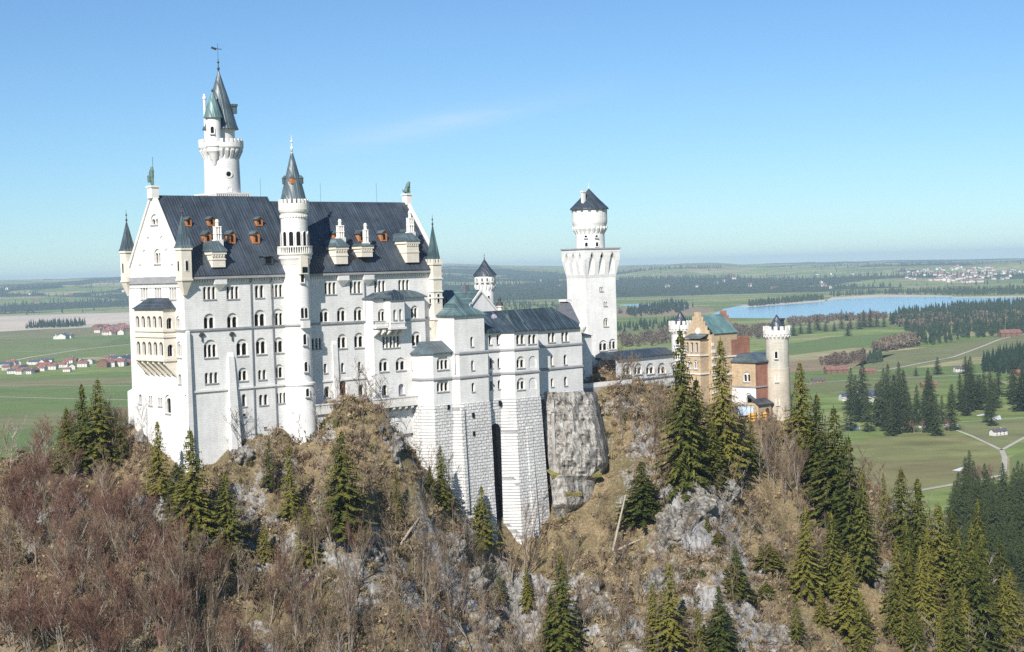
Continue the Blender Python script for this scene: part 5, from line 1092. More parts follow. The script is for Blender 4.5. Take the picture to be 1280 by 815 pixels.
fy_ = np.concatenate([np.linspace(-1500, 7800, 24)[:-1], np.linspace(7800, 18000, 150), np.linspace(18000, 36000, 70)[1:]])
FX, FY = np.meshgrid(fx_, fy_); FZ = far_z(FX, FY); FM = forest_mask(FX, FY)
gm_ = bpy.data.meshes.new('ground'); h_, w_ = FX.shape; idx = np.arange(h_*w_).reshape(h_, w_)
gm_.from_pydata(np.stack([FX.ravel(), FY.ravel(), FZ.ravel()], -1).tolist(), [], np.stack([idx[:-1, :-1], idx[:-1, 1:], idx[1:, 1:], idx[1:, :-1]], -1).reshape(-1, 4).tolist())
a = gm_.attributes.new('forest', 'FLOAT', 'POINT'); a.data.foreach_set('value', FM.ravel().astype(np.float32)); gm_.polygons.foreach_set('use_smooth', [True]*len(gm_.polygons))
def meadow(name, c1, c2, c3, cell=260, forest=False, mottle=.35):
    m, N, L, B = mat(name, .95, .1); co = coords(N)
    v = N.new('ShaderNodeTexVoronoi'); v.feature = 'F1'; v.inputs['Scale'].default_value = 1/cell; v.inputs['Randomness'].default_value = .9
    L.new(mapping(N, L, co, (.55, 1, 1), (0, 0, .35)), v.inputs['Vector']); s = N.new('ShaderNodeSeparateColor'); L.new(v.outputs['Color'], s.inputs[0])
    r = ramp(N, [(.12, c1), (.5, c2), (.88, c3)]); L.new(s.outputs[0], r.inputs[0])
    n = noise(N, L, mapping(N, L, co, (.6, 1, 1)), 1/45., 6, .65); n2 = noise(N, L, co, 1/400., 4, .6)
    k = ramp(N, [(.3, (1-mottle,)*3), (.7, (1+mottle,)*3)]); L.new(n.outputs[0], k.inputs[0])
    c = mixc(N, L, 1, r.outputs[0], k.outputs[0], 'MULTIPLY')
    k2 = ramp(N, [(.52, (0, 0, 0)), (.66, (.6,)*3)]); L.new(n2.outputs[0], k2.inputs[0]); c = mixc(N, L, k2.outputs[0], c, (.17, .14, .075))
    if forest:
        av = N.new('ShaderNodeAttribute'); av.attribute_name = 'forest'; nf = noise(N, L, co, 1/120., 4, .6)
        ml = N.new('ShaderNodeMath'); ml.operation = 'MULTIPLY_ADD'; L.new(nf.outputs[0], ml.inputs[0]); ml.inputs[1].default_value = .8; L.new(av.outputs['Fac'], ml.inputs[2])
        fr = ramp(N, [(.72, (0, 0, 0)), (.82, (1, 1, 1))]); L.new(ml.outputs[0], fr.inputs[0]); c = mixc(N, L, fr.outputs[0], c, (.028, .045, .022))
    L.new(c, B.inputs['Base Color']); bump(N, L, B, n.outputs[0], .3, 4); return m
GRASS = meadow('meadow mosaic', (.13, .18, .05), (.19, .24, .075), (.29, .265, .14), 300, True)
gm_.materials.append(GRASS); gr_ = link('ground', gm_); gr_['kind'] = 'structure'
def flat(name, pts, mt, lift, kind='structure'):   # sheet lying on the plain, outline measured in the photograph
    lift *= .15
    ps = [onz(x, y, GZ+lift) for x, y in pts]; me = bpy.data.meshes.new(name)
    V, E_, Fc, *_ = delaunay_2d_cdt([Vector((p.x, p.y)) for p in ps], [(i, (i+1) % len(ps)) for i in range(len(ps))], [], 1, 1e-3)
    me.from_pydata([(p.x, p.y, GZ+lift) for p in V], [], [tuple(f) for f in Fc]); me.materials.append(mt)
    bm = bmesh.new(); bm.from_mesh(me); bmesh.ops.recalc_face_normals(bm, faces=bm.faces)
    for f in bm.faces:
        if f.normal.z < 0: f.normal_flip()
    bm.to_mesh(me); bm.free(); o = link(name, me); o['kind'] = kind; return o
def strip(name, pts, wd_, mt, lift):               # road or path of constant width
    lift *= .15
    ps = [onz(x, y, GZ+lift) for x, y in pts]; vs_ = []
    for i, p in enumerate(ps):
        t = ps[min(i+1, len(ps)-1)]-ps[max(i-1, 0)]; t.z = 0; t.normalize(); n = Vector((-t.y, t.x, 0))*wd_/2; vs_ += [p+n, p-n]
    o = link(name, MB().add(vs_, [(2*i, 2*i+2, 2*i+3, 2*i+1) for i in range(len(ps)-1)]).mesh(name, mt)); o['kind'] = 'structure'
G1 = meadow('fresh green field', (.11, .16, .05), (.135, .185, .058), (.15, .195, .068), 500, False, .12)
G2 = meadow('olive field', (.155, .165, .075), (.17, .18, .08), (.19, .19, .09), 420, False, .2)
G3 = meadow('brown fallow field', (.22, .165, .10), (.26, .20, .125), (.2, .16, .09), 420, False, .25)
G4 = meadow('rough pasture', (.18, .175, .075), (.22, .20, .095), (.17, .175, .07), 160, False, .35)
BED = simple('dry lake bed', (.50, .43, .35), .9, .1, .18, .002); SHORE = simple('pale shore gravel', (.46, .42, .36), .9, .1, .15, .01)
GRAVEL = simple('pale gravel path', (.38, .355, .30), .9, .1, .12, .05)
SNOW = simple('patch of old snow', (.60, .60, .60), .8, .2, .1, .1)
WATER, N, L, B = mat('lake water', .16, .5); B.inputs['Base Color'].default_value = (.16, .30, .40, 1)
n_w = noise(N, L, mapping(N, L, coords(N), (.3, 1, 1)), 1/30., 4); bump(N, L, B, n_w.outputs[0], .12, .8)
# left side
flat('lake_bed', [(-160, 394), (-60, 391), (20, 388), (90, 384.5), (170, 382), (300, 376), (300, 398), (170, 407), (110, 409), (50, 412.5), (-20, 417), (-160, 424)], BED, .5)
flat('field', [(-100, 420), (60, 411), (165, 409), (240, 406), (240, 420), (165, 424), (60, 430), (-100, 440)], G2, .6)
flat('field', [(-100, 428), (0, 425), (165, 418.5), (240, 416), (240, 440), (165, 444), (0, 452), (-100, 458)], G1, .9)
flat('field', [(-100, 474), (0, 473), (165, 464), (240, 461), (240, 560), (160, 552), (0, 560), (-100, 566)], G1, .8)
flat('field', [(-60, 479), (60, 474), (165, 472), (165, 479), (60, 482), (-60, 487)], G2, 1.2)
flat('field', [(-60, 520), (0, 519), (120, 512), (165, 510), (165, 528), (90, 532), (0, 539), (-60, 541)], G2, 1.2)
for pts, w in ((((-60, 482), (60, 481), (120, 482), (170, 482)), 6), (((-60, 497), (0, 496), (100, 498.5), (170, 500)), 6), (((0, 454), (40, 446), (100, 437), (165, 430), (240, 425)), 12), (((15, 440), (50, 439), (95, 436)), 10)): strip('farm_road', pts, w, GRAVEL, 1.6)
# right side
flat('lake', [(882, 397), (905, 386), (930, 381), (985, 379), (1030, 374.5), (1100, 370), (1190, 370), (1260, 372), (1330, 371), (1330, 380), (1190, 384), (1112, 392), (1060, 395), (985, 398)], WATER, .6)
flat('lake', [(770, 381), (800, 380), (860, 381), (862, 384), (800, 384)], WATER, .6)
flat('shore', [(1030, 376.5), (1040, 371.5), (1100, 368.5), (1190, 369.5), (1190, 371), (1100, 371.5), (1050, 374)], SHORE, 1.0)
flat('shore', [(925, 382.5), (985, 376), (1034, 374.5), (1034, 377), (985, 380.5), (930, 384.5)], SHORE, 1.0)
flat('shore', [(1190, 371), (1250, 370.2), (1330, 369), (1330, 371.5), (1250, 372), (1190, 372.5)], SHORE, 1.0)
flat('field', [(560, 352), (600, 352), (660, 352), (705, 360), (705, 378), (560, 380)], G1, .5)
flat('field', [(770, 385), (850, 382), (900, 386), (870, 394), (770, 396)], G3, .7)
flat('field', [(770, 404), (840, 402), (880, 408), (960, 404), (960, 416), (770, 416)], G1, .7)
flat('field', [(940, 440), (985, 430), (1040, 421), (1130, 415), (1150, 421), (1090, 432), (1020, 440), (990, 444)], G1, .8)
flat('field', [(985, 413), (1060, 404), (1108, 399), (1130, 408), (1060, 412), (990, 420)], G1, .8)
flat('field', [(940, 455), (1010, 450), (1075, 448), (1120, 442), (1080, 456), (1020, 464), (940, 470)], G3, .8)
flat('field', [(1100, 441), (1180, 432), (1232, 424), (1280, 416), (1320, 416), (1320, 440), (1220, 446), (1150, 458), (1080, 466), (1060, 462)], G2, .8)
flat('field', [(1000, 470), (1080, 466), (1180, 458), (1260, 452), (1260, 470), (1100, 484), (990, 494)], G1, 1.0)
flat('field', [(1035, 560), (1090, 548), (1180, 536), (1250, 562), (1258, 595), (1200, 606), (1150, 612), (1060, 640), (1000, 640)], G4, .8)
flat('field', [(1190, 532), (1240, 527), (1330, 520), (1330, 540), (1282, 546), (1252, 560)], G2, .9)
flat('field', [(1262, 572), (1330, 540), (1330, 620), (1262, 600)], G1, 1.0)
for pts, w in ((((1160, 530), (1186, 534), (1215, 545), (1252, 562.5)), 4), (((1340, 528), (1282, 546), (1252, 562.5)), 4), (((1252, 562), (1256, 572), (1255, 586), (1252, 600)), 4.5), (((1120, 618), (1160, 611), (1200, 604), (1252, 594)), 6),
        (((1060, 468), (1110, 462), (1150, 454), (1192, 446), (1225, 434), (1250, 424), (1290, 415)), 6), (((980, 411), (1040, 404), (1075, 400)), 8), (((985, 448), (1045, 443), (1090, 439)), 6), (((1000, 480), (1080, 474), (1180, 470), (1290, 463)), 5), (((1180, 528), (1230, 526), (1300, 520)), 4)): strip('path', pts, w, GRAVEL, 1.8)
for pts in ([(1190, 588), (1205, 583), (1209, 585), (1200, 589)], [(1180, 529), (1198, 530), (1198, 533), (1182, 532)], [(1238, 522), (1250, 519), (1252, 524), (1240, 526)], [(1220, 519), (1232, 517), (1234, 519), (1222, 520)], [(1060, 536), (1074, 533), (1076, 536), (1064, 538)], [(1148, 533), (1160, 531), (1164, 535), (1150, 536)]):
    flat('snow_patch', pts, SNOW, 2.2, 'structure')

# ------------------------------------------------------------------ woods far away
def template_conifer(n=6):
    v = []; f = []
    for z0, z1, r in ((.1, .55, .19), (.36, .8, .135), (.62, 1.0, .08)):
        o = len(v); v.append((0, 0, z1))
        for i in range(n): a = 2*PI*i/n+z0*5; rr = r*(1 if i % 2 else .62); v.append((rr*math.cos(a), rr*math.sin(a), z0-.03*(i % 2)))
        f += [(o, o+1+i, o+1+(i+1) % n) for i in range(n)]
    return np.array(v), f
def template_bush(n=70, seed=1):
    r = np.random.default_rng(seed); v = []; f = []
    for i in range(n):
        d = r.normal(size=3); d /= np.linalg.norm(d); c = d*r.uniform(.4, 1)*np.array([.42, .42, .45])+np.array([0, 0, .52]); o = len(v)
        for k in range(3): v.append(tuple(c+r.normal(size=3)*.085))
        f.append((o, o+1, o+2))
    v += [(-.03, 0, -.05), (.03, 0, -.05), (0, 0, .6)]; f.append((len(v)-3, len(v)-2, len(v)-1))
    return np.array(v), f
def scatter(name, tmpl, P, S, mt, label=None, cat=None):
    tv_, tf = tmpl; n = len(P); ang = rng.uniform(0, 2*PI, n); c, s_ = np.cos(ang), np.sin(ang); w = S*rng.uniform(.85, 1.2, n)
    X = (tv_[None, :, 0]*c[:, None]-tv_[None, :, 1]*s_[:, None])*w[:, None]+P[:, 0:1]; Y = (tv_[None, :, 0]*s_[:, None]+tv_[None, :, 1]*c[:, None])*w[:, None]+P[:, 1:2]; Z_ = tv_[None, :, 2]*S[:, None]+P[:, 2:3]
    V = np.stack([X, Y, Z_], -1).reshape(-1, 3); k = len(tv_); F_ = (np.array(tf)[None]+(np.arange(n)*k)[:, None, None]).reshape(-1, 3)
    me = bpy.data.meshes.new(name); me.from_pydata(V.tolist(), [], F_.tolist()); me.materials.append(mt)
    o = link(name, me); o['kind'] = 'stuff'
    if label: o['label'] = label
    return o
def leafmat(name, c1, c2, c3, scale=.3, transl=0):
    m, N, L, B = mat(name, .9, .12); oi = N.new('ShaderNodeObjectInfo'); n = noise(N, L, coords(N), scale, 3, .6)
    ge = N.new('ShaderNodeNewGeometry'); ad = N.new('ShaderNodeMath'); ad.operation = 'MULTIPLY_ADD'; L.new(ge.outputs['Random Per Island'], ad.inputs[0]); ad.inputs[1].default_value = .5
    a3 = N.new('ShaderNodeMath'); a3.operation = 'MULTIPLY_ADD'; L.new(oi.outputs['Random'], a3.inputs[0]); a3.inputs[1].default_value = .60; L.new(n.outputs[0], a3.inputs[2])
    a4 = N.new('ShaderNodeMath'); a4.operation = 'SUBTRACT'; L.new(a3.outputs[0], a4.inputs[0]); a4.inputs[1].default_value = .52
    L.new(a4.outputs[0], ad.inputs[2]); r = ramp(N, [(.1, c1), (.42, c2), (.8, c3)]); L.new(ad.outputs[0], r.inputs[0]); L.new(r.outputs[0], B.inputs['Base Color'])
    if transl:
        t = N.new('ShaderNodeBsdfTranslucent'); L.new(r.outputs[0], t.inputs[0]); mx = N.new('ShaderNodeMixShader'); mx.inputs[0].default_value = transl
        L.new(B.outputs[0], mx.inputs[1]); L.new(t.outputs[0], mx.inputs[2]); L.new(mx.outputs[0], N['Material Output'].inputs[0])
    return m
FIRFAR = leafmat('far conifer foliage', (.010, .022, .013), (.018, .034, .018), (.034, .052, .024), .01)
BAREFAR = leafmat('far bare twigs', (.08, .055, .042), (.13, .095, .07), (.18, .14, .10), .01)
TC = template_conifer(); TB = template_bush()
def poly_points(pts, n):
    ps = [onz(x, y, GZ) for x, y in pts]; pl = [(p.x, p.y) for p in ps]; a = np.array(pl); lo, hi = a.min(0), a.max(0); out = []
    while len(out) < n:
        c = rng.uniform(lo, hi, (400, 2)); out += [p for p in c if inside(p, pl)]
    return np.array(out[:n])
def wood(name, pts, n, h, mt=None, tm=None, label=None):
    p = poly_points(pts, n); P = np.concatenate([p, np.full((n, 1), GZ)], 1); return scatter(name, TC if tm is None else tm, P, h*rng.uniform(.7, 1.2, n), FIRFAR if mt is None else mt, label)
wood('conifer_wood', [(30, 411.5), (60, 410.5), (105, 408.5), (107, 406.5), (60, 407.5), (40, 409)], 130, 30)
wood('conifer_wood', [(1110, 401), (1125, 392), (1200, 384), (1300, 378), (1300, 416), (1225, 422), (1160, 432), (1140, 434), (1142, 420)], 1500, 26)
wood('conifer_wood', [(1225, 462), (1250, 448), (1300, 436), (1300, 474), (1262, 470), (1235, 466)], 230, 24)
wood('bare_wood', [(1092, 438), (1105, 430), (1145, 424), (1148, 432), (1110, 440)], 260, 17, BAREFAR, TB)
wood('bare_wood', [(1115, 402), (1190, 396), (1280, 392), (1290, 405), (1220, 412), (1130, 415)], 160, 20, BAREFAR, TB)
wood('bare_wood', [(985, 402), (1040, 398), (1108, 394), (1110, 399), (1050, 402), (985, 408)], 170, 16, BAREFAR, TB)
wood('conifer_wood', [(1080, 452), (1100, 448), (1106, 452), (1086, 456)], 40, 18)
wood('bare_wood', [(1015, 456), (1040, 450), (1080, 444), (1085, 453), (1040, 458)], 90, 13, BAREFAR, TB)
wood('conifer_wood', [(770, 410), (840, 402), (900, 402), (900, 407), (840, 410), (770, 416)], 120, 22)
wood('bare_wood', [(770, 426), (850, 412), (960, 410), (960, 424), (850, 430), (770, 436)], 260, 18, BAREFAR, TB)
wood('conifer_wood', [(770, 392), (840, 378), (868, 384), (850, 391), (800, 397)], 330, 24)
wood('conifer_wood', [(560, 376), (620, 376), (705, 384), (705, 394), (640, 392), (560, 384)], 330, 24)
wood('conifer_wood', [(935, 381.5), (985, 376.5), (1028, 372.5), (1032, 375), (985, 379), (938, 383.5)], 300, 26)
wood('conifer_wood', [(1036, 369.5), (1100, 366), (1200, 364), (1320, 362), (1320, 368), (1200, 369.5), (1100, 368), (1040, 371)], 700, 28)
wood('bare_wood', [(-40, 386.5), (60, 382.5), (165, 377), (250, 373), (250, 376), (165, 380), (60, 385.5), (-40, 390)], 420, 24, BAREFAR, TB)
p = []
while len(p) < 9000:
    Y = rng.uniform(8400, 17000, 4000)**1.0; X = rng.uniform(-.36, .36, 4000)*Y; k = (forest_mask(X, Y) > .5) | (rng.uniform(size=4000) < .03); p += list(zip(X[k], Y[k]))
p = np.array(p[:9000]); scatter('far_forest', TC, np.concatenate([p, far_z(p[:, 0], p[:, 1])[:, None]-2], 1), rng.uniform(24, 40, len(p)), FIRFAR)
# ------------------------------------------------------------------ houses
HW = simple('white house plaster', (.58, .56, .52), .9); HR = simple('red tiled roof', (.20, .10, .08), .85, .2, .3, .3); HD = simple('dark grey roof', (.09, .085, .09), .8, .2, .2, .3); HB = simple('brown timber', (.16, .10, .06)); HBLUE = simple('slate blue roof', (.07, .09, .13), .5)
def house_mesh(L_, W_, h, rh, mats, ov=.6):
    m = MB().prism([(-L_/2, -W_/2), (L_/2, -W_/2), (L_/2, W_/2), (-L_/2, W_/2)], -1, h)
    m.add([(-L_/2, -W_/2, h), (-L_/2, W_/2, h), (-L_/2, 0, h+rh), (L_/2, -W_/2, h), (L_/2, W_/2, h), (L_/2, 0, h+rh)], [(0, 1, 2), (3, 5, 4)])
    o = W_/2+ov; zz = h-rh*ov*2/W_; X = L_/2+ov
    for s_ in (-1, 1):
        m.add([(-X, s_*o, zz), (X, s_*o, zz), (X, 0, h+rh), (-X, 0, h+rh), (-X, s_*o, zz+.3), (X, s_*o, zz+.3), (X, 0, h+rh+.3), (-X, 0, h+rh+.3)], [(0, 1, 2, 3), (4, 5, 6, 7), (0, 1, 5, 4), (0, 3, 7, 4), (1, 2, 6, 5)], 1)
    for i in range(3):
        for s_ in (-1, 1):
            for zz in (1.0, 3.6):
                if zz+1.4 < h: m.box(-L_/2+(i+.7)*L_/3.6-.6, -L_/2+(i+.7)*L_/3.6+.6, s_*W_/2-.03, s_*W_/2+.03, zz, zz+1.3, 2)
    m.box(L_*.2, L_*.2+.8, .3, 1.1, h, h+rh+1.2)
    return m.mesh('house', list(mats)+[GLASS])
HM = [house_mesh(14, 11, 6, 3.6, (HW, HR)), house_mesh(18, 12, 6.5, 4, (HW, HR)), house_mesh(14, 10, 5.5, 3.2, (HW, HD)), house_mesh(30, 14, 6, 4, (HB, HR)), house_mesh(34, 16, 6, 4, (HW, HBLUE)), house_mesh(20, 10, 4, 3, (HB, HD))]
def house(X, Y, k, sc, label, group=None, z=None, name='house', rz=None):
    o = link(name, HM[k], None, (X, Y, GZ if z is None else z), rng.uniform(-.5, .5)+(PI/2 if rng.uniform() < .35 else 0) if rz is None else rz); o.scale = (sc,)*3
    return tag(o, label, 'house', group)
for i in range(42):
    x = rng.uniform(2, 112); y = 471-(x*.075)-rng.uniform(0, 14); p = onz(x, y, GZ)
    house(p.x, p.y, [0, 1, 3, 2, 4, 0, 1][i % 7], rng.uniform(.75, 1.15), 'small house with a gabled roof in the near village at the left edge', 'houses of the near village')
for i in range(10):
    p = onz(rng.uniform(130, 165), rng.uniform(451, 459), GZ); house(p.x, p.y, [3, 4, 1, 0][i % 4], rng.uniform(1.2, 1.6), 'farm building in the row of farms just left of the palace wall', 'farms left of the palace')
for i in range(34):
    p = onz(rng.uniform(122, 166), rng.uniform(409.5, 419), GZ); house(p.x, p.y, [0, 1, 0, 3, 2][i % 5], rng.uniform(1.3, 1.8), 'tiny red roofed house of the hamlet near the dry lake bed', 'hamlet by the lake bed')
for i, (x, y, k) in enumerate(((70, 424, 2), (79, 423.5, 4), (87, 423, 2))):
    p = onz(x, y, GZ); house(p.x, p.y, k, 1.6, ['dark roofed barn alone in the green field under the row of firs', 'long blue roofed farm alone in the green field under the row of firs', 'smaller dark roofed barn right of the lone farm in the green field'][i])
t_ = []
while len(t_) < 150:
    x = rng.normal(1200, 38); y = rng.uniform(333, 354)
    if not 1100 < x < 1290: continue
    if abs(y-344-(x-1200)*-.02) > 11-abs(x-1200)*.07: continue
    # walk the ray to the rising ground
    d = ray(x, y); Y = np.arange(8500, 21000, 40.); g = d.z/d.y*Y-far_z(d.x/d.y*Y, Y); w = np.where(g < 0)[0]
    if len(w): t_.append((d.x/d.y*Y[w[0]], Y[w[0]], far_z(np.array([d.x/d.y*Y[w[0]]]), np.array([Y[w[0]]]))[0]))
for i, (X, Y, z) in enumerate(t_): house(X, Y, [0, 1, 2, 0][i % 4], rng.uniform(1.4, 2.0), 'tiny house of the distant town on the far lake shore', 'houses of the far town', z)
for i in range(26):
    x = rng.choice([rng.uniform(1010, 1075), rng.uniform(0, 160), rng.uniform(830, 980), rng.uniform(560, 700)]); y = {0: 349}.get(1, rng.uniform(343, 362)) if x > 500 else rng.uniform(362, 378)
    d = ray(x, y); Y = np.arange(8300, 21000, 40.); g = d.z/d.y*Y-far_z(d.x/d.y*Y, Y); w = np.where(g < 0)[0]
    if len(w): Y0 = Y[w[0]]; X0 = d.x/d.y*Y0; house(X0, Y0, [0, 2, 1, 3][i % 4], rng.uniform(1.5, 2.2), 'tiny lone farmhouse scattered over the hills beyond the lake', 'farmhouses on the far hills', far_z(np.array([X0]), np.array([Y0]))[0])
for x, y, k, sc, lb, nm in [(1045, 467, 3, 1.1, 'long barn with a red roof on the green field right of the grey tower', 'barn'), (1085, 467, 3, .75, 'small red barn at the path right of the long barn', 'barn'), (1023, 478, 5, .9, 'small dark barn just right of the grey tower', 'barn'), (1199, 465, 2, 1.0, 'white house with a dark roof beside the twin spruces', 'house'),
        (1066, 500, 4, .9, 'white hall with a blue roof behind the spruces, left one of two', 'hall'), (1103, 501, 4, 1.3, 'longest white hall with a blue roof behind the spruces', 'hall'), (1161, 484, 3, .7, 'small house with a bright red roof among the spruces', 'house'), (1262, 421, 3, 1.5, 'large red roofed farm at the edge of the far wood', 'farm'), (1276, 470, 3, .9, 'red roofed house inside the wood at the right edge', 'house')]:
    p = onz(x, y, GZ); house(p.x, p.y, k, sc, lb, None, None, nm, .15)
p = onz(1248, 544, GZ); sh = house(p.x, p.y, 2, 1.0, 'white shed with a grey roof beside the forked path on the meadow', None, None, 'shed', .45); sh.scale = (1.15, .7, .72)

# ================================================================== TREES ON THE HILL
NEEDLE = leafmat('spruce needles', (.032, .048, .013), (.092, .104, .022), (.20, .185, .04), .45, .2)
NEEDLED = leafmat('dark spruce needles', (.016, .030, .014), (.032, .050, .020), (.062, .080, .028), .3, .1)
BARK = simple('spruce bark', (.13, .095, .07), .95, .1, .3, 2)
PALEBARK = simple('grey bark', (.25, .22, .19), .95, .1, .3, 2)
TWIG = leafmat('grey brown twigs', (.080, .056, .038), (.14, .100, .066), (.215, .16, .11), .3)
REDTWIG = leafmat('reddish beech twigs', (.075, .040, .030), (.13, .068, .050), (.19, .105, .078), .3)
def conifer_meshes(seed, H=20., R=3.6, gap=0., whorl=.56, mt=None, sparse=1.):
    r = random.Random(seed); tr = MB(); lean = r.uniform(-.25, .25)
    tr.tube([(0, 0, -2), (0, 0, H*.3), (lean*.5, 0, H*.7), (lean, 0, H*.985)], [.30, .22, .12, .02], 6)
    cr = MB(); z = H*(.06+gap)
    while z < H*.985:
        t = z/H; env = 1.85*R*((1-t)**.86)*(.55+.45*min(1, (t-gap)*6+.15))+.12; n = 7 if t < .8 else 5
        a0 = r.uniform(0, 6.3)
        for i in range(n):
            if r.random() > .93*sparse or (math.cos(a0*0+2*PI*i/n-seed*1.7) > .55 and r.random() < .35): continue
            a = a0+2*PI*i/n+r.uniform(-.3, .3); L_ = env*r.uniform(.62, 1.14); dr = L_*r.uniform(.22, .42)*(1-.55*t); ca, sa = math.cos(a), math.sin(a)
            ns = max(3, int(L_/.5)); bx = lean*t
            for k in range(1, ns+1):
                s_ = k/ns; rr = L_*s_; zz = z-dr*s_**1.3+.16*L_*max(0, s_-.7); sp_ = (.34*L_*(1-s_*.62)+.16)*r.uniform(.7, 1.25)
                for sd in (-1, 1):
                    ta = a+sd*r.uniform(.5, 1.0); tx, ty = math.cos(ta), math.sin(ta); w = .20+.07*L_
                    px, py = bx+ca*rr*.92, sa*rr*.92; hz = zz-sp_*r.uniform(.12, .5)
                    cr.add([(px-ca*w, py-sa*w, zz+.05), (px+tx*sp_, py+ty*sp_, hz), (px+ca*w, py+sa*w, zz-.12)], [(0, 1, 2)])
                if r.random() < .8:
                    px, py = bx+ca*rr, sa*rr; cr.add([(px-sa*.2, py+ca*.2, zz), (px+sa*.2, py-ca*.2, zz), (px+ca*.12, py+sa*.12, zz-r.uniform(.35, .8))], [(0, 1, 2)])
        z += whorl*(1.05-.5*t)*r.uniform(.85, 1.15)
    for i in range(6): a = i*1.05; cr.add([(lean, 0, H+.3), (lean+.12*math.cos(a), .12*math.sin(a), H-.6), (lean+.12*math.cos(a+.9), .12*math.sin(a+.9), H-.7)], [(0, 1, 2)])
    return tr.mesh('trunk', BARK, True), cr.mesh('crown', mt or NEEDLE, False, False)
CON = [conifer_meshes(1), conifer_meshes(2, 20, 3.3), conifer_meshes(3, 20, 3.9, .04), conifer_meshes(4, 20, 3.0, .12, .7, None, .85), conifer_meshes(5, 20, 2.7, .02)]
COND = [conifer_meshes(11, 20, 3.6, 0, .8, NEEDLED), conifer_meshes(12, 20, 3.2, 0, .8, NEEDLED)]
def bare_meshes(seed, H=13., spread=.5, tw=TWIG, stems=1, dense=1.):
    r = random.Random(seed); tr = MB(); cr = MB()
    def grow(p, d, L_, rad, lvl):
        pts = [p]; rs = [rad]; k = 3 if lvl < 2 else 2; q_ = Vector(p); dd = Vector(d)
        for i in range(k):
            dd = (dd+Vector((r.uniform(-.22, .22), r.uniform(-.22, .22), r.uniform(-.02, .22)))).normalized(); q_ = q_+dd*(L_/k); pts.append(q_.copy()); rs.append(rad*(1-.55*(i+1)/k))
        (tr if lvl < 2 else cr).tube(pts, rs, 5 if lvl == 0 else 3)
        if lvl >= 4: return
        nb = [int(6*dense)+2, 5, 4, 3][lvl]
        for i in range(nb):
            t = r.uniform(.35 if lvl == 0 else .2, 1); f = t*k; j = min(int(f), k-1); b0 = pts[j].lerp(pts[j+1], f-j)
            a = r.uniform(0, 2*PI); sd = Vector((math.cos(a), math.sin(a), 0)); nd = (dd*(.75+.3*t)+sd*(spread+.35*(1-t))*r.uniform(.7, 1.4)+Vector((0, 0, .25))).normalized()
            grow(b0, nd, L_*r.uniform(.36, .62), max(rad*(.5 if lvl < 1 else .52), .020), lvl+1)
    for s_ in range(stems):
        a = s_*2.4; grow(Vector((.35*math.cos(a)*(stems > 1), .35*math.sin(a)*(stems > 1), -1)), Vector((.16*math.cos(a)*(stems > 1), .16*math.sin(a)*(stems > 1), 1)), H*.66, .15*H/13/(1 if stems == 1 else 1.4), 0)
    return tr.mesh('trunk', PALEBARK, True, False), cr.mesh('crown', tw, False, False)
BARE = [bare_meshes(21), bare_meshes(22, 13, .38), bare_meshes(23, 13, .6), bare_meshes(24, 13, .45, TWIG, 2)]
RED = [bare_meshes(31, 12, .55, REDTWIG), bare_meshes(32, 12, .7, REDTWIG, 2), bare_meshes(33, 12, .5, REDTWIG, 1, 1.2)]
DARKBARK = simple('dark bark', (.085, .07, .06), .95, .1, .3, 2)
def dark_tree():
    t, c = bare_meshes(51, 13, .75, DARKBARK, 1, .5); t = t.copy(); t.materials.clear(); t.materials.append(DARKBARK); return [(t, c)]
DARK = dark_tree()
THIN = [bare_meshes(41, 14, .22, TWIG, 1, .7), bare_meshes(42, 14, .18, TWIG, 1, .5)]
def plant(kind, mesh, p, sh, sv, label, cat='tree', group=None, rz=None, tilt=0):
    r = link(kind, None, None, p); r.rotation_euler = (tilt, 0, rng.uniform(0, 6.28) if rz is None else rz); r.scale = (sh, sh, sv)
    link('trunk', mesh[0], r); link('crown', mesh[1], r); return tag(r, label, cat, group)
def spruce(x, yb, yt, label, group=None, v=None, wide=1., Y=None, kind='spruce_tree', meshes=None):
    p = at(x, yb, Y) if Y else hit(x, yb)
    if p is None: p = at(x, yb, 400)
    h = (yb-yt)/F_PX*p.length; M_ = meshes or CON; k = rng.integers(len(M_)) if v is None else v
    return plant(kind, M_[k], p-Vector((0, 0, .5)), h/20*wide, h/20, label, 'tree', group)
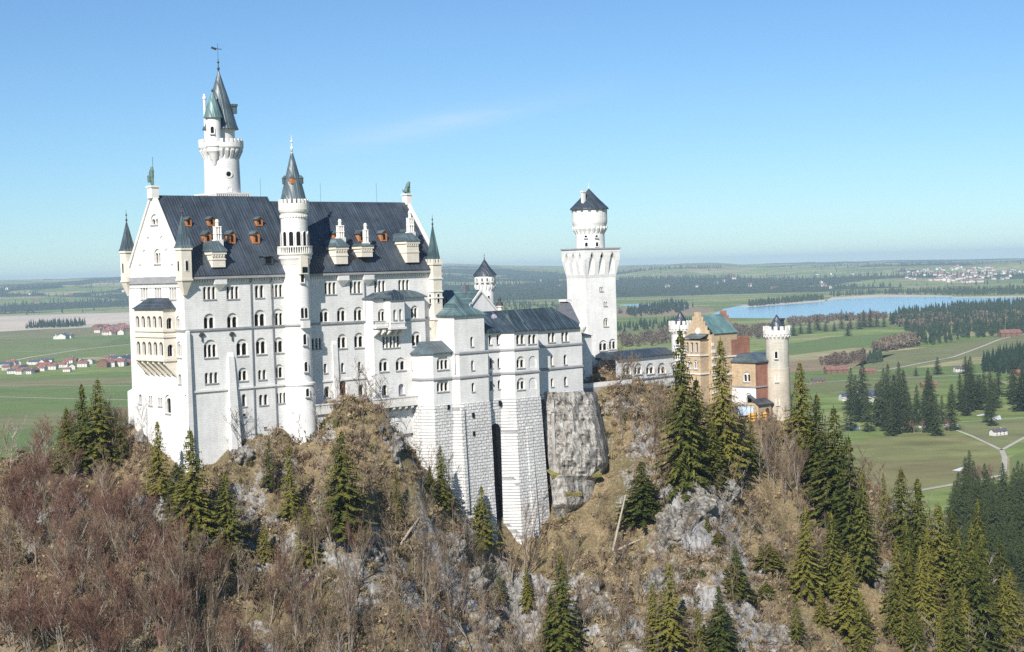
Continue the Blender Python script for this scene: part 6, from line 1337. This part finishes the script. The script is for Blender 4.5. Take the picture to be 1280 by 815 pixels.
SPR = [ # foot, top in the photograph
 (85, 588, 508, 'left spruce of three standing together left of the gable wall', 1), (106, 585, 480, 'middle spruce of three standing together left of the gable wall', .95), (125, 580, 473, 'tallest spruce of three standing together left of the gable wall', 1.0),
 (152, 575, 518, 'small dark spruce close to the left foot of the gable wall', 1.1), (200, 622, 525, 'spruce in front of the lower gable wall of the palace', 1.05), (243, 672, 534, 'tall pointed spruce in front of the palace corner pier', .95), (286, 705, 588, 'broad dark spruce below the palace right of the corner pier', 1.05),
 (222, 640, 575, 'short spruce squeezed between two taller ones under the palace corner', 1.2), (338, 616, 545, 'narrow spruce on the slope left below the stair tower', .9), (364, 650, 552, 'slender spruce right below the stair tower', .85), (384, 702, 628, 'young spruce on the slope below the two slender ones', 1.1), (331, 700, 650, 'small spruce low on the slope left of the middle', 1.1),
 (430, 672, 535, 'large olive spruce in front of the grassy mound', 1.02), (443, 660, 592, 'dark spruce leaning on the large olive one at the mound', 1.1), (497, 652, 585, 'thin spruce beside the crag right of the mound', .75), (552, 632, 553, 'spruce touching the rusticated wall base', .85), (538, 622, 578, 'small spruce left of the one touching the wall base', 1.1), (603, 686, 604, 'spruce at the foot of the dark wall niche', .95), (625, 756, 712, 'short bushy spruce below the wall foot', 1.3), (659, 762, 706, 'small spruce under the tallest wall bay', 1.1),
 (703, 812, 690, 'mixed green spruce low in the middle gully', .9), (690, 818, 735, 'pale thin spruce beside the one in the gully', .8), (804, 655, 573, 'bushy bright spruce right of the shored rock face', 1.45),
 (856, 618, 406, 'largest spruce of all, rising in front of the gatehouse', .58), (872, 600, 470, 'spruce partly merged with the right side of the largest one', .95), (905, 592, 420, 'thin tall spruce in front of the gatehouse red wall', .72), (893, 612, 520, 'dark spruce under the thin tall one', .9), (940, 590, 525, 'small spruce under the plank fence', .9),
 (838, 822, 703, 'large spruce at the lower edge right of the middle', 1.1), (817, 815, 725, 'spruce just left of the large one at the lower edge', .9), (901, 822, 730, 'narrow spruce at the lower edge under the rocky slope', 1.05), (873, 826, 757, 'small spruce between two larger ones at the lower edge', .9), (921, 748, 680, 'lone olive spruce on the dry slope', 1.2), (996, 806, 742, 'small dark spruce beside the pale crag at the lower edge', 1.0), (884, 664, 640, 'tiny spruce on the grey outcrop', 1.2),
 (1003, 570, 450, 'spruce right beside the round grey gate tower', .85), (1022, 620, 492, 'first bright spruce of the row descending the right ridge', .95), (1046, 660, 508, 'tall bright spruce high on the right ridge', .95), (1064, 700, 545, 'broad spruce in the middle of the right ridge row', .95), (1080, 730, 590, 'spruce with a bare lower stem on the right ridge', .85), (1008, 742, 632, 'olive spruce at the left side of the right ridge row', .9), (1042, 745, 640, 'spruce standing under the right ridge row', .95), (1062, 800, 690, 'low spruce at the foot of the right ridge row', 1.0), (1078, 830, 740, 'lowest spruce of the right ridge row at the picture edge', 1.0), (1026, 780, 730, 'little spruce between rocks under the right ridge row', 1.1),
 (1128, 700, 585, 'first spruce beyond the scree on the right flank', .95), (1150, 735, 600, 'tall spruce beyond the scree on the right flank', 1.0), (1175, 770, 632, 'broad spruce on the right flank before the dark forest', 1.05), (1162, 800, 690, 'spruce low on the right flank', 1.0), (1200, 800, 665, 'olive spruce in front of the dark forest', 1.05), (1222, 825, 690, 'spruce at the lower right corner before the forest', 1.05), (1190, 825, 735, 'small spruce at the lower right edge', 1.0), (1145, 830, 765, 'short spruce at the bottom edge of the right flank', 1.0), (1105, 670, 590, 'half bare spruce beside the scree', .75)]
for i, (x, yb, yt, lb, w) in enumerate(SPR): spruce(x, yb, yt, lb, 'spruces on the castle hill', 0 if 'largest' in lb else i % 5, w*(1.12 if 'largest' in lb else 1))
for x, yb, yt, lb in ((961, 708, 676, 'low dark conifer shrub on the dry slope'), (958, 746, 724, 'round dark shrub low on the dry slope'), (898, 678, 660, 'small green shrub beside the grey outcrop')):
    p = hit(x, yb); h = (yb-yt)/F_PX*p.length; plant('juniper_shrub', CON[2], p-Vector((0, 0, .5)), h/20*2.3, h/20, lb, 'shrub')
# spruces of the valley meadow
VS = [(x_, 418-(x_-990)*.09+dy, 418-(x_-990)*.09+dy-hh) for x_, dy, hh in ((992, 2, 16), (1001, 0, 13), (1012, 1, 17), (1022, -2, 20), (1032, 0, 14), (1043, 1, 12), (1052, -1, 18), (1063, 0, 15), (1074, 1, 20), (1080, -1, 22), (1088, 0, 24), (1096, 0, 16), (1105, 1, 14), (1116, -1, 15), (1126, 0, 13))]+[(1052, 396, 386), (1058, 401, 388), (1172, 468, 446), (1207, 467, 445), (1211, 470, 450), (1034, 404, 396), (1145, 470, 458), (1060, 420, 404)]
for x, yb, yt in VS: spruce(x, yb, yt, 'far spruce standing in the open green fields of the valley', 'field spruces', None, 1.3, onz(x, yb, GZ).y, 'spruce_tree', COND)
for i in range(62):
    x = rng.uniform(1052, 1240); yb = rng.uniform(508, 545) if x < 1190 else rng.uniform(500, 520); h = rng.uniform(34, 62)*(.8 if x > 1190 else 1)
    spruce(x, yb, yb-h, 'dark spruce in the belt of trees between the meadow and the white halls', 'spruces of the meadow belt', None, .9, onz(x, yb, GZ).y, 'spruce_tree', COND)
for i in range(18):
    x = rng.uniform(1210, 1300); yb = rng.uniform(492, 514); spruce(x, yb, yb-rng.uniform(30, 50), 'dark spruce of the wood at the right edge above the meadow paths', 'spruces at the right edge', None, 1.1, onz(x, yb, GZ).y, 'spruce_tree', COND)
for x, yb, yt, lb in ((1212, 600, 562, 'lone dark spruce beside the pinkish thicket on the meadow'), (1233, 528, 505, 'spruce behind the white shed'), (1240, 532, 498, 'taller spruce right behind the white shed')): spruce(x, yb, yt, lb, None, None, 1.1, onz(x, yb, GZ).y, 'spruce_tree', COND)
def template_spruce(me, H=20.):                      # the full spruce crown again, scaled to height 1
    v = np.zeros(len(me.vertices)*3, np.float32); me.vertices.foreach_get('co', v); f = np.zeros(len(me.loops), np.int32); me.loops.foreach_get('vertex_index', f)
    return v.reshape(-1, 3).astype(float)/H, f.reshape(-1, 3).tolist()
FT = []
for i in range(270):                                # dark forest in the lower right corner
    Y = rng.uniform(540, 1120); X = Y*rng.uniform(.272, .345)+max(0, (700-Y))*.05; g = GZ if Y > 700 else max(GZ, float(tz(np.array([X]), np.array([Y]))[0])); FT.append((Y, X, g, rng.uniform(22, 31)))
FT.sort()
for i, (Y, X, g, h) in enumerate(FT[:120]): plant('spruce_tree', COND[i % 2], Vector((X, Y, g-1)), h/20*rng.uniform(.95, 1.3), h/20, 'dark green spruce of the dense forest in the lower right corner', 'tree', 'spruces of the dark forest')
scatter('spruce_wood', template_spruce(COND[0][1]), np.array([(X, Y, g-1) for Y, X, g, h in FT[120:]]), np.array([h for *_, h in FT[120:]]), NEEDLED, 'dark spruce wood behind the near trees of the lower right corner')
for i in range(25):
    x = rng.uniform(1112, 1275); yb = rng.uniform(715, 850)+max(0, 1150-x)*.2; spruce(x, yb, yb-rng.uniform(65, 115), 'olive green spruce of the stand covering the right flank of the hill', 'spruces of the right flank', None, rng.uniform(.7, 1.0))
# bare trees
def bare(x, yb, hm, meshes, label, group, wide=1., tilt=0):
    p = hit(x, yb)
    if p is None: return
    plant('bare_tree', meshes[rng.integers(len(meshes))], p, hm/13*wide, hm/13, label, 'tree', group, None, tilt)
def clear(x, y):                                    # keep the castle's foot and the bright spruces open
    return True
n = 0
while n < 118:
    x = rng.uniform(-30, 250); y = rng.uniform(575, 860)
    if y < 590+max(0, x-40)*.55 - (40 if x < 90 else 0) or (x > 185 and y < 690) or y > 850 or x < -8: continue
    bare(x, y, rng.uniform(10, 17), RED if rng.uniform() < .85 else BARE, 'bare reddish brown tree in the dense thicket on the lower left slope', 'bare trees of the left thicket', rng.uniform(.85, 1.15)); n += 1
n = 0
while n < 78:
    x = rng.uniform(200, 610); y = rng.uniform(700, 870)
    if y < 715+18*math.sin(x/37): continue
    bare(x, y, rng.uniform(11, 19), (BARE+THIN+THIN) if rng.uniform() < .85 else RED, 'bare grey brown tree in the wood along the lower edge under the palace', 'bare trees of the lower wood', rng.uniform(.55, .85)); n += 1
for i in range(20):
    bare(rng.uniform(630, 790), rng.uniform(690, 840), rng.uniform(7, 12), BARE+THIN, 'bare thin tree in the gully below the shored rock face', 'bare trees of the gully', .8)
for i in range(22):
    x = rng.uniform(955, 1005); bare(x, 545+(x-955)*.9+rng.uniform(0, 75), rng.uniform(9, 14), BARE+THIN, 'bare grey tree in the leafless grove right below the gate tower', 'bare trees below the gate tower', .8)
for i in range(24):
    x = rng.uniform(1000, 1170); bare(x, 620+(x-1000)*.75+rng.uniform(0, 190), rng.uniform(7, 12), BARE+THIN, 'bare tree among the spruces on the right flank of the hill', 'bare trees of the right flank', .8)
for i in range(14):
    bare(rng.uniform(772, 835), rng.uniform(505, 560), rng.uniform(7, 11), THIN+BARE[:1], 'bare thin tree on the bank between the square tower and the large spruce', 'bare trees under the gallery wing', .6)
for i in range(12):
    bare(rng.uniform(130, 165), rng.uniform(545, 580), rng.uniform(6, 10), BARE, 'bare tree close to the left foot of the gable wall', 'bare trees at the gable foot', .9)
for x, y, h, ms, lb in ((290, 556, 16, DARK, 'bare crooked tree against the white palace wall left of the stair tower'), (304, 558, 10, DARK, 'small bare bush tree beside the crooked one at the palace wall'), (766, 498, 15, BARE[1:2], 'bare tree with fine twigs in front of the square tower'), (655, 742, 22, THIN[:1], 'tall thin bare tree in front of the tallest rusticated bay'), (640, 735, 14, THIN[1:], 'thin bare sapling left of the tall one at the rusticated bay'), (862, 680, 8, BARE[:1], 'small bare tree on the grey outcrop'), (470, 640, 9, THIN[:1], 'thin bare tree beside the crag right of the mound')):
    bare(x, y, h, ms, lb, None, 1. if h < 16 else .7)
p = onz(1228, 612, GZ)
for i in range(7): plant('bare_shrub', RED[i % 3], onz(1214+i*4.5+rng.uniform(-3, 3), 606+rng.uniform(-6, 6), GZ), 1.6, 1.2, 'pinkish leafless shrub of the thicket beside the lone meadow spruce', 'shrub', 'shrubs of the meadow thicket')
for n_s, (x, y) in enumerate(((1135, 540), (1143, 541), (1152, 541), (1126, 540), (1186, 539), (1160, 540))): plant('bare_shrub', RED[n_s % 3], onz(x, y, GZ), 1.7, 1.1, 'brown leafless shrub at the upper rim of the pale meadow', 'shrub', 'shrubs of the meadow rim')
# fallen and dead stems
LOG = simple('weathered dead wood', (.36, .31, .25), .9, .1, .2, 2)
for (xa, ya), (xb, yb), lb in (((766, 690), (782, 620), 'pale dead stem standing tilted right of the shored rock face'), ((770, 690), (800, 676), 'short fallen log on the dry slope'), ((501, 682), (524, 649), 'fallen log beside the crag right of the mound'), ((533, 752), (575, 726), 'longest fallen log low on the slope under the wall')):
    a, c_ = hit(xa, ya), hit(xb, yb)
    if a is None or c_ is None: continue
    if 'standing' in lb: c_ = at(xb, yb, a.y+2)
    tag(link('fallen_log', MB().tube([a+Vector((0, -.2, .3)), a.lerp(c_, .5)+Vector((0, -.3, .5)), c_+Vector((0, -.2, .3))], [.32, .27, .16], 7).mesh('fallen_log', LOG)), lb, 'log')
# ------------------------------------------------------------------ undergrowth
BRUSH = leafmat('dry brush', (.055, .042, .026), (.17, .13, .075), (.36, .285, .17), .12)
GREENB = leafmat('evergreen brush', (.03, .045, .014), (.06, .07, .022), (.10, .105, .035), .2)
def tuft(n, seed, fl=.9):
    r = np.random.default_rng(seed); v = []; f = []
    for i in range(n):
        a = r.uniform(0, 6.28); t = r.uniform(.2, 1.1); h = r.uniform(.5, 1.2); b0 = r.uniform(-.35, .35, 2); w = .035+.03*r.uniform(); o = len(v)
        v += [(b0[0]-w*math.sin(a), b0[1]+w*math.cos(a), -.1), (b0[0]+w*math.sin(a), b0[1]-w*math.cos(a), -.1), (b0[0]+math.cos(a)*t, b0[1]+math.sin(a)*t, h)]; f.append((o, o+1, o+2))
        if fl < 1:
            o = len(v); c = np.array(v[-1])*r.uniform(.5, 1); v += [tuple(c+r.normal(size=3)*.12) for _ in range(3)]; f.append((o, o+1, o+2))
    return np.array(v), f
def brush(name, tm, n, sz, mt, yfun=None):
    xs = rng.uniform(-280, 240, n*6); ys = rng.uniform(285, 500, n*6); k = (xs > -.36*ys) & (xs < .36*ys); xs, ys = xs[k], ys[k]
    px, py = xs-P0.x, ys-P0.y; u_ = px*ca_-py*sa_; v_ = px*sa_+py*ca_
    k = ~((u_ > -2) & (v_ > -1) & (u_ < 74)) & ~((u_ > 60) & (u_ < 118) & (v_ > -9.5)) & (fbm(xs/9, ys/9, 3, 77)+rng.uniform(-.25, .25, len(xs)) > .5); xs, ys = xs[k][:n], ys[k][:n]
    P = np.stack([xs, ys, tz(xs, ys)-.1], -1); return scatter(name, tm, P, sz*rng.uniform(.5, 1.5, len(xs)), mt)
ca_, sa_ = math.cos(-PHI), math.sin(-PHI)
def sapling(seed):
    r = np.random.default_rng(seed); v = []; f = []
    def st(p, d, L_, w, lv):
        e = p+d*L_; n = np.cross(d, r.normal(size=3)); n /= np.linalg.norm(n)+1e-6; n2 = np.cross(d, n); o = len(v)
        v.extend([tuple(p+n*w), tuple(p-n*.5*w+n2*.87*w), tuple(p-n*.5*w-n2*.87*w), tuple(e)]); f.extend([(o, o+1, o+3), (o+1, o+2, o+3), (o+2, o, o+3)])
        if lv < 3:
            for i in range((9, 4, 3)[lv]):
                q_ = p+d*L_*r.uniform(.25, .95); a = r.uniform(0, 6.28); dd = d*.8+np.array([math.cos(a), math.sin(a), .15])*r.uniform(.35, .8); dd /= np.linalg.norm(dd); st(q_, dd, L_*r.uniform(.28, .5), max(w*.5, .004), lv+1)
    st(np.array([0, 0, -.05]), np.array([r.uniform(-.1, .1), r.uniform(-.1, .1), 1]), 1., .014, 0); return np.array(v), f
for k in range(3): brush('saplings', sapling(k), 420, 7.0, [TWIG, PALEBARK, TWIG][k])
brush('undergrowth', tuft(26, 1), 9000, 1.1, BRUSH); brush('undergrowth', tuft(22, 2, .5), 4200, 1.6, TWIG); brush('undergrowth', tuft(26, 3, .5), 700, 1.4, GREENB); brush('undergrowth', tuft(30, 4), 1100, 1.5, TWIG)
# ================================================================== HAZE
hz = link('haze', MB().box(-27500, 27500, -2500, 37000, -182, 135).mesh('haze', None if False else GRASS)); hz.data.materials.clear()
hm = bpy.data.materials.new('haze'); hm.use_nodes = True; N, L = hm.node_tree.nodes, hm.node_tree.links; N.remove(N['Principled BSDF'])
pv = N.new('ShaderNodeVolumePrincipled'); pv.inputs['Color'].default_value = (.64, .85, 1, 1); pv.inputs['Density'].default_value = 4.3e-5; pv.inputs['Anisotropy'].default_value = .0
L.new(pv.outputs[0], N['Material Output'].inputs['Volume']); hz.data.materials.append(hm); hz['kind'] = 'stuff'
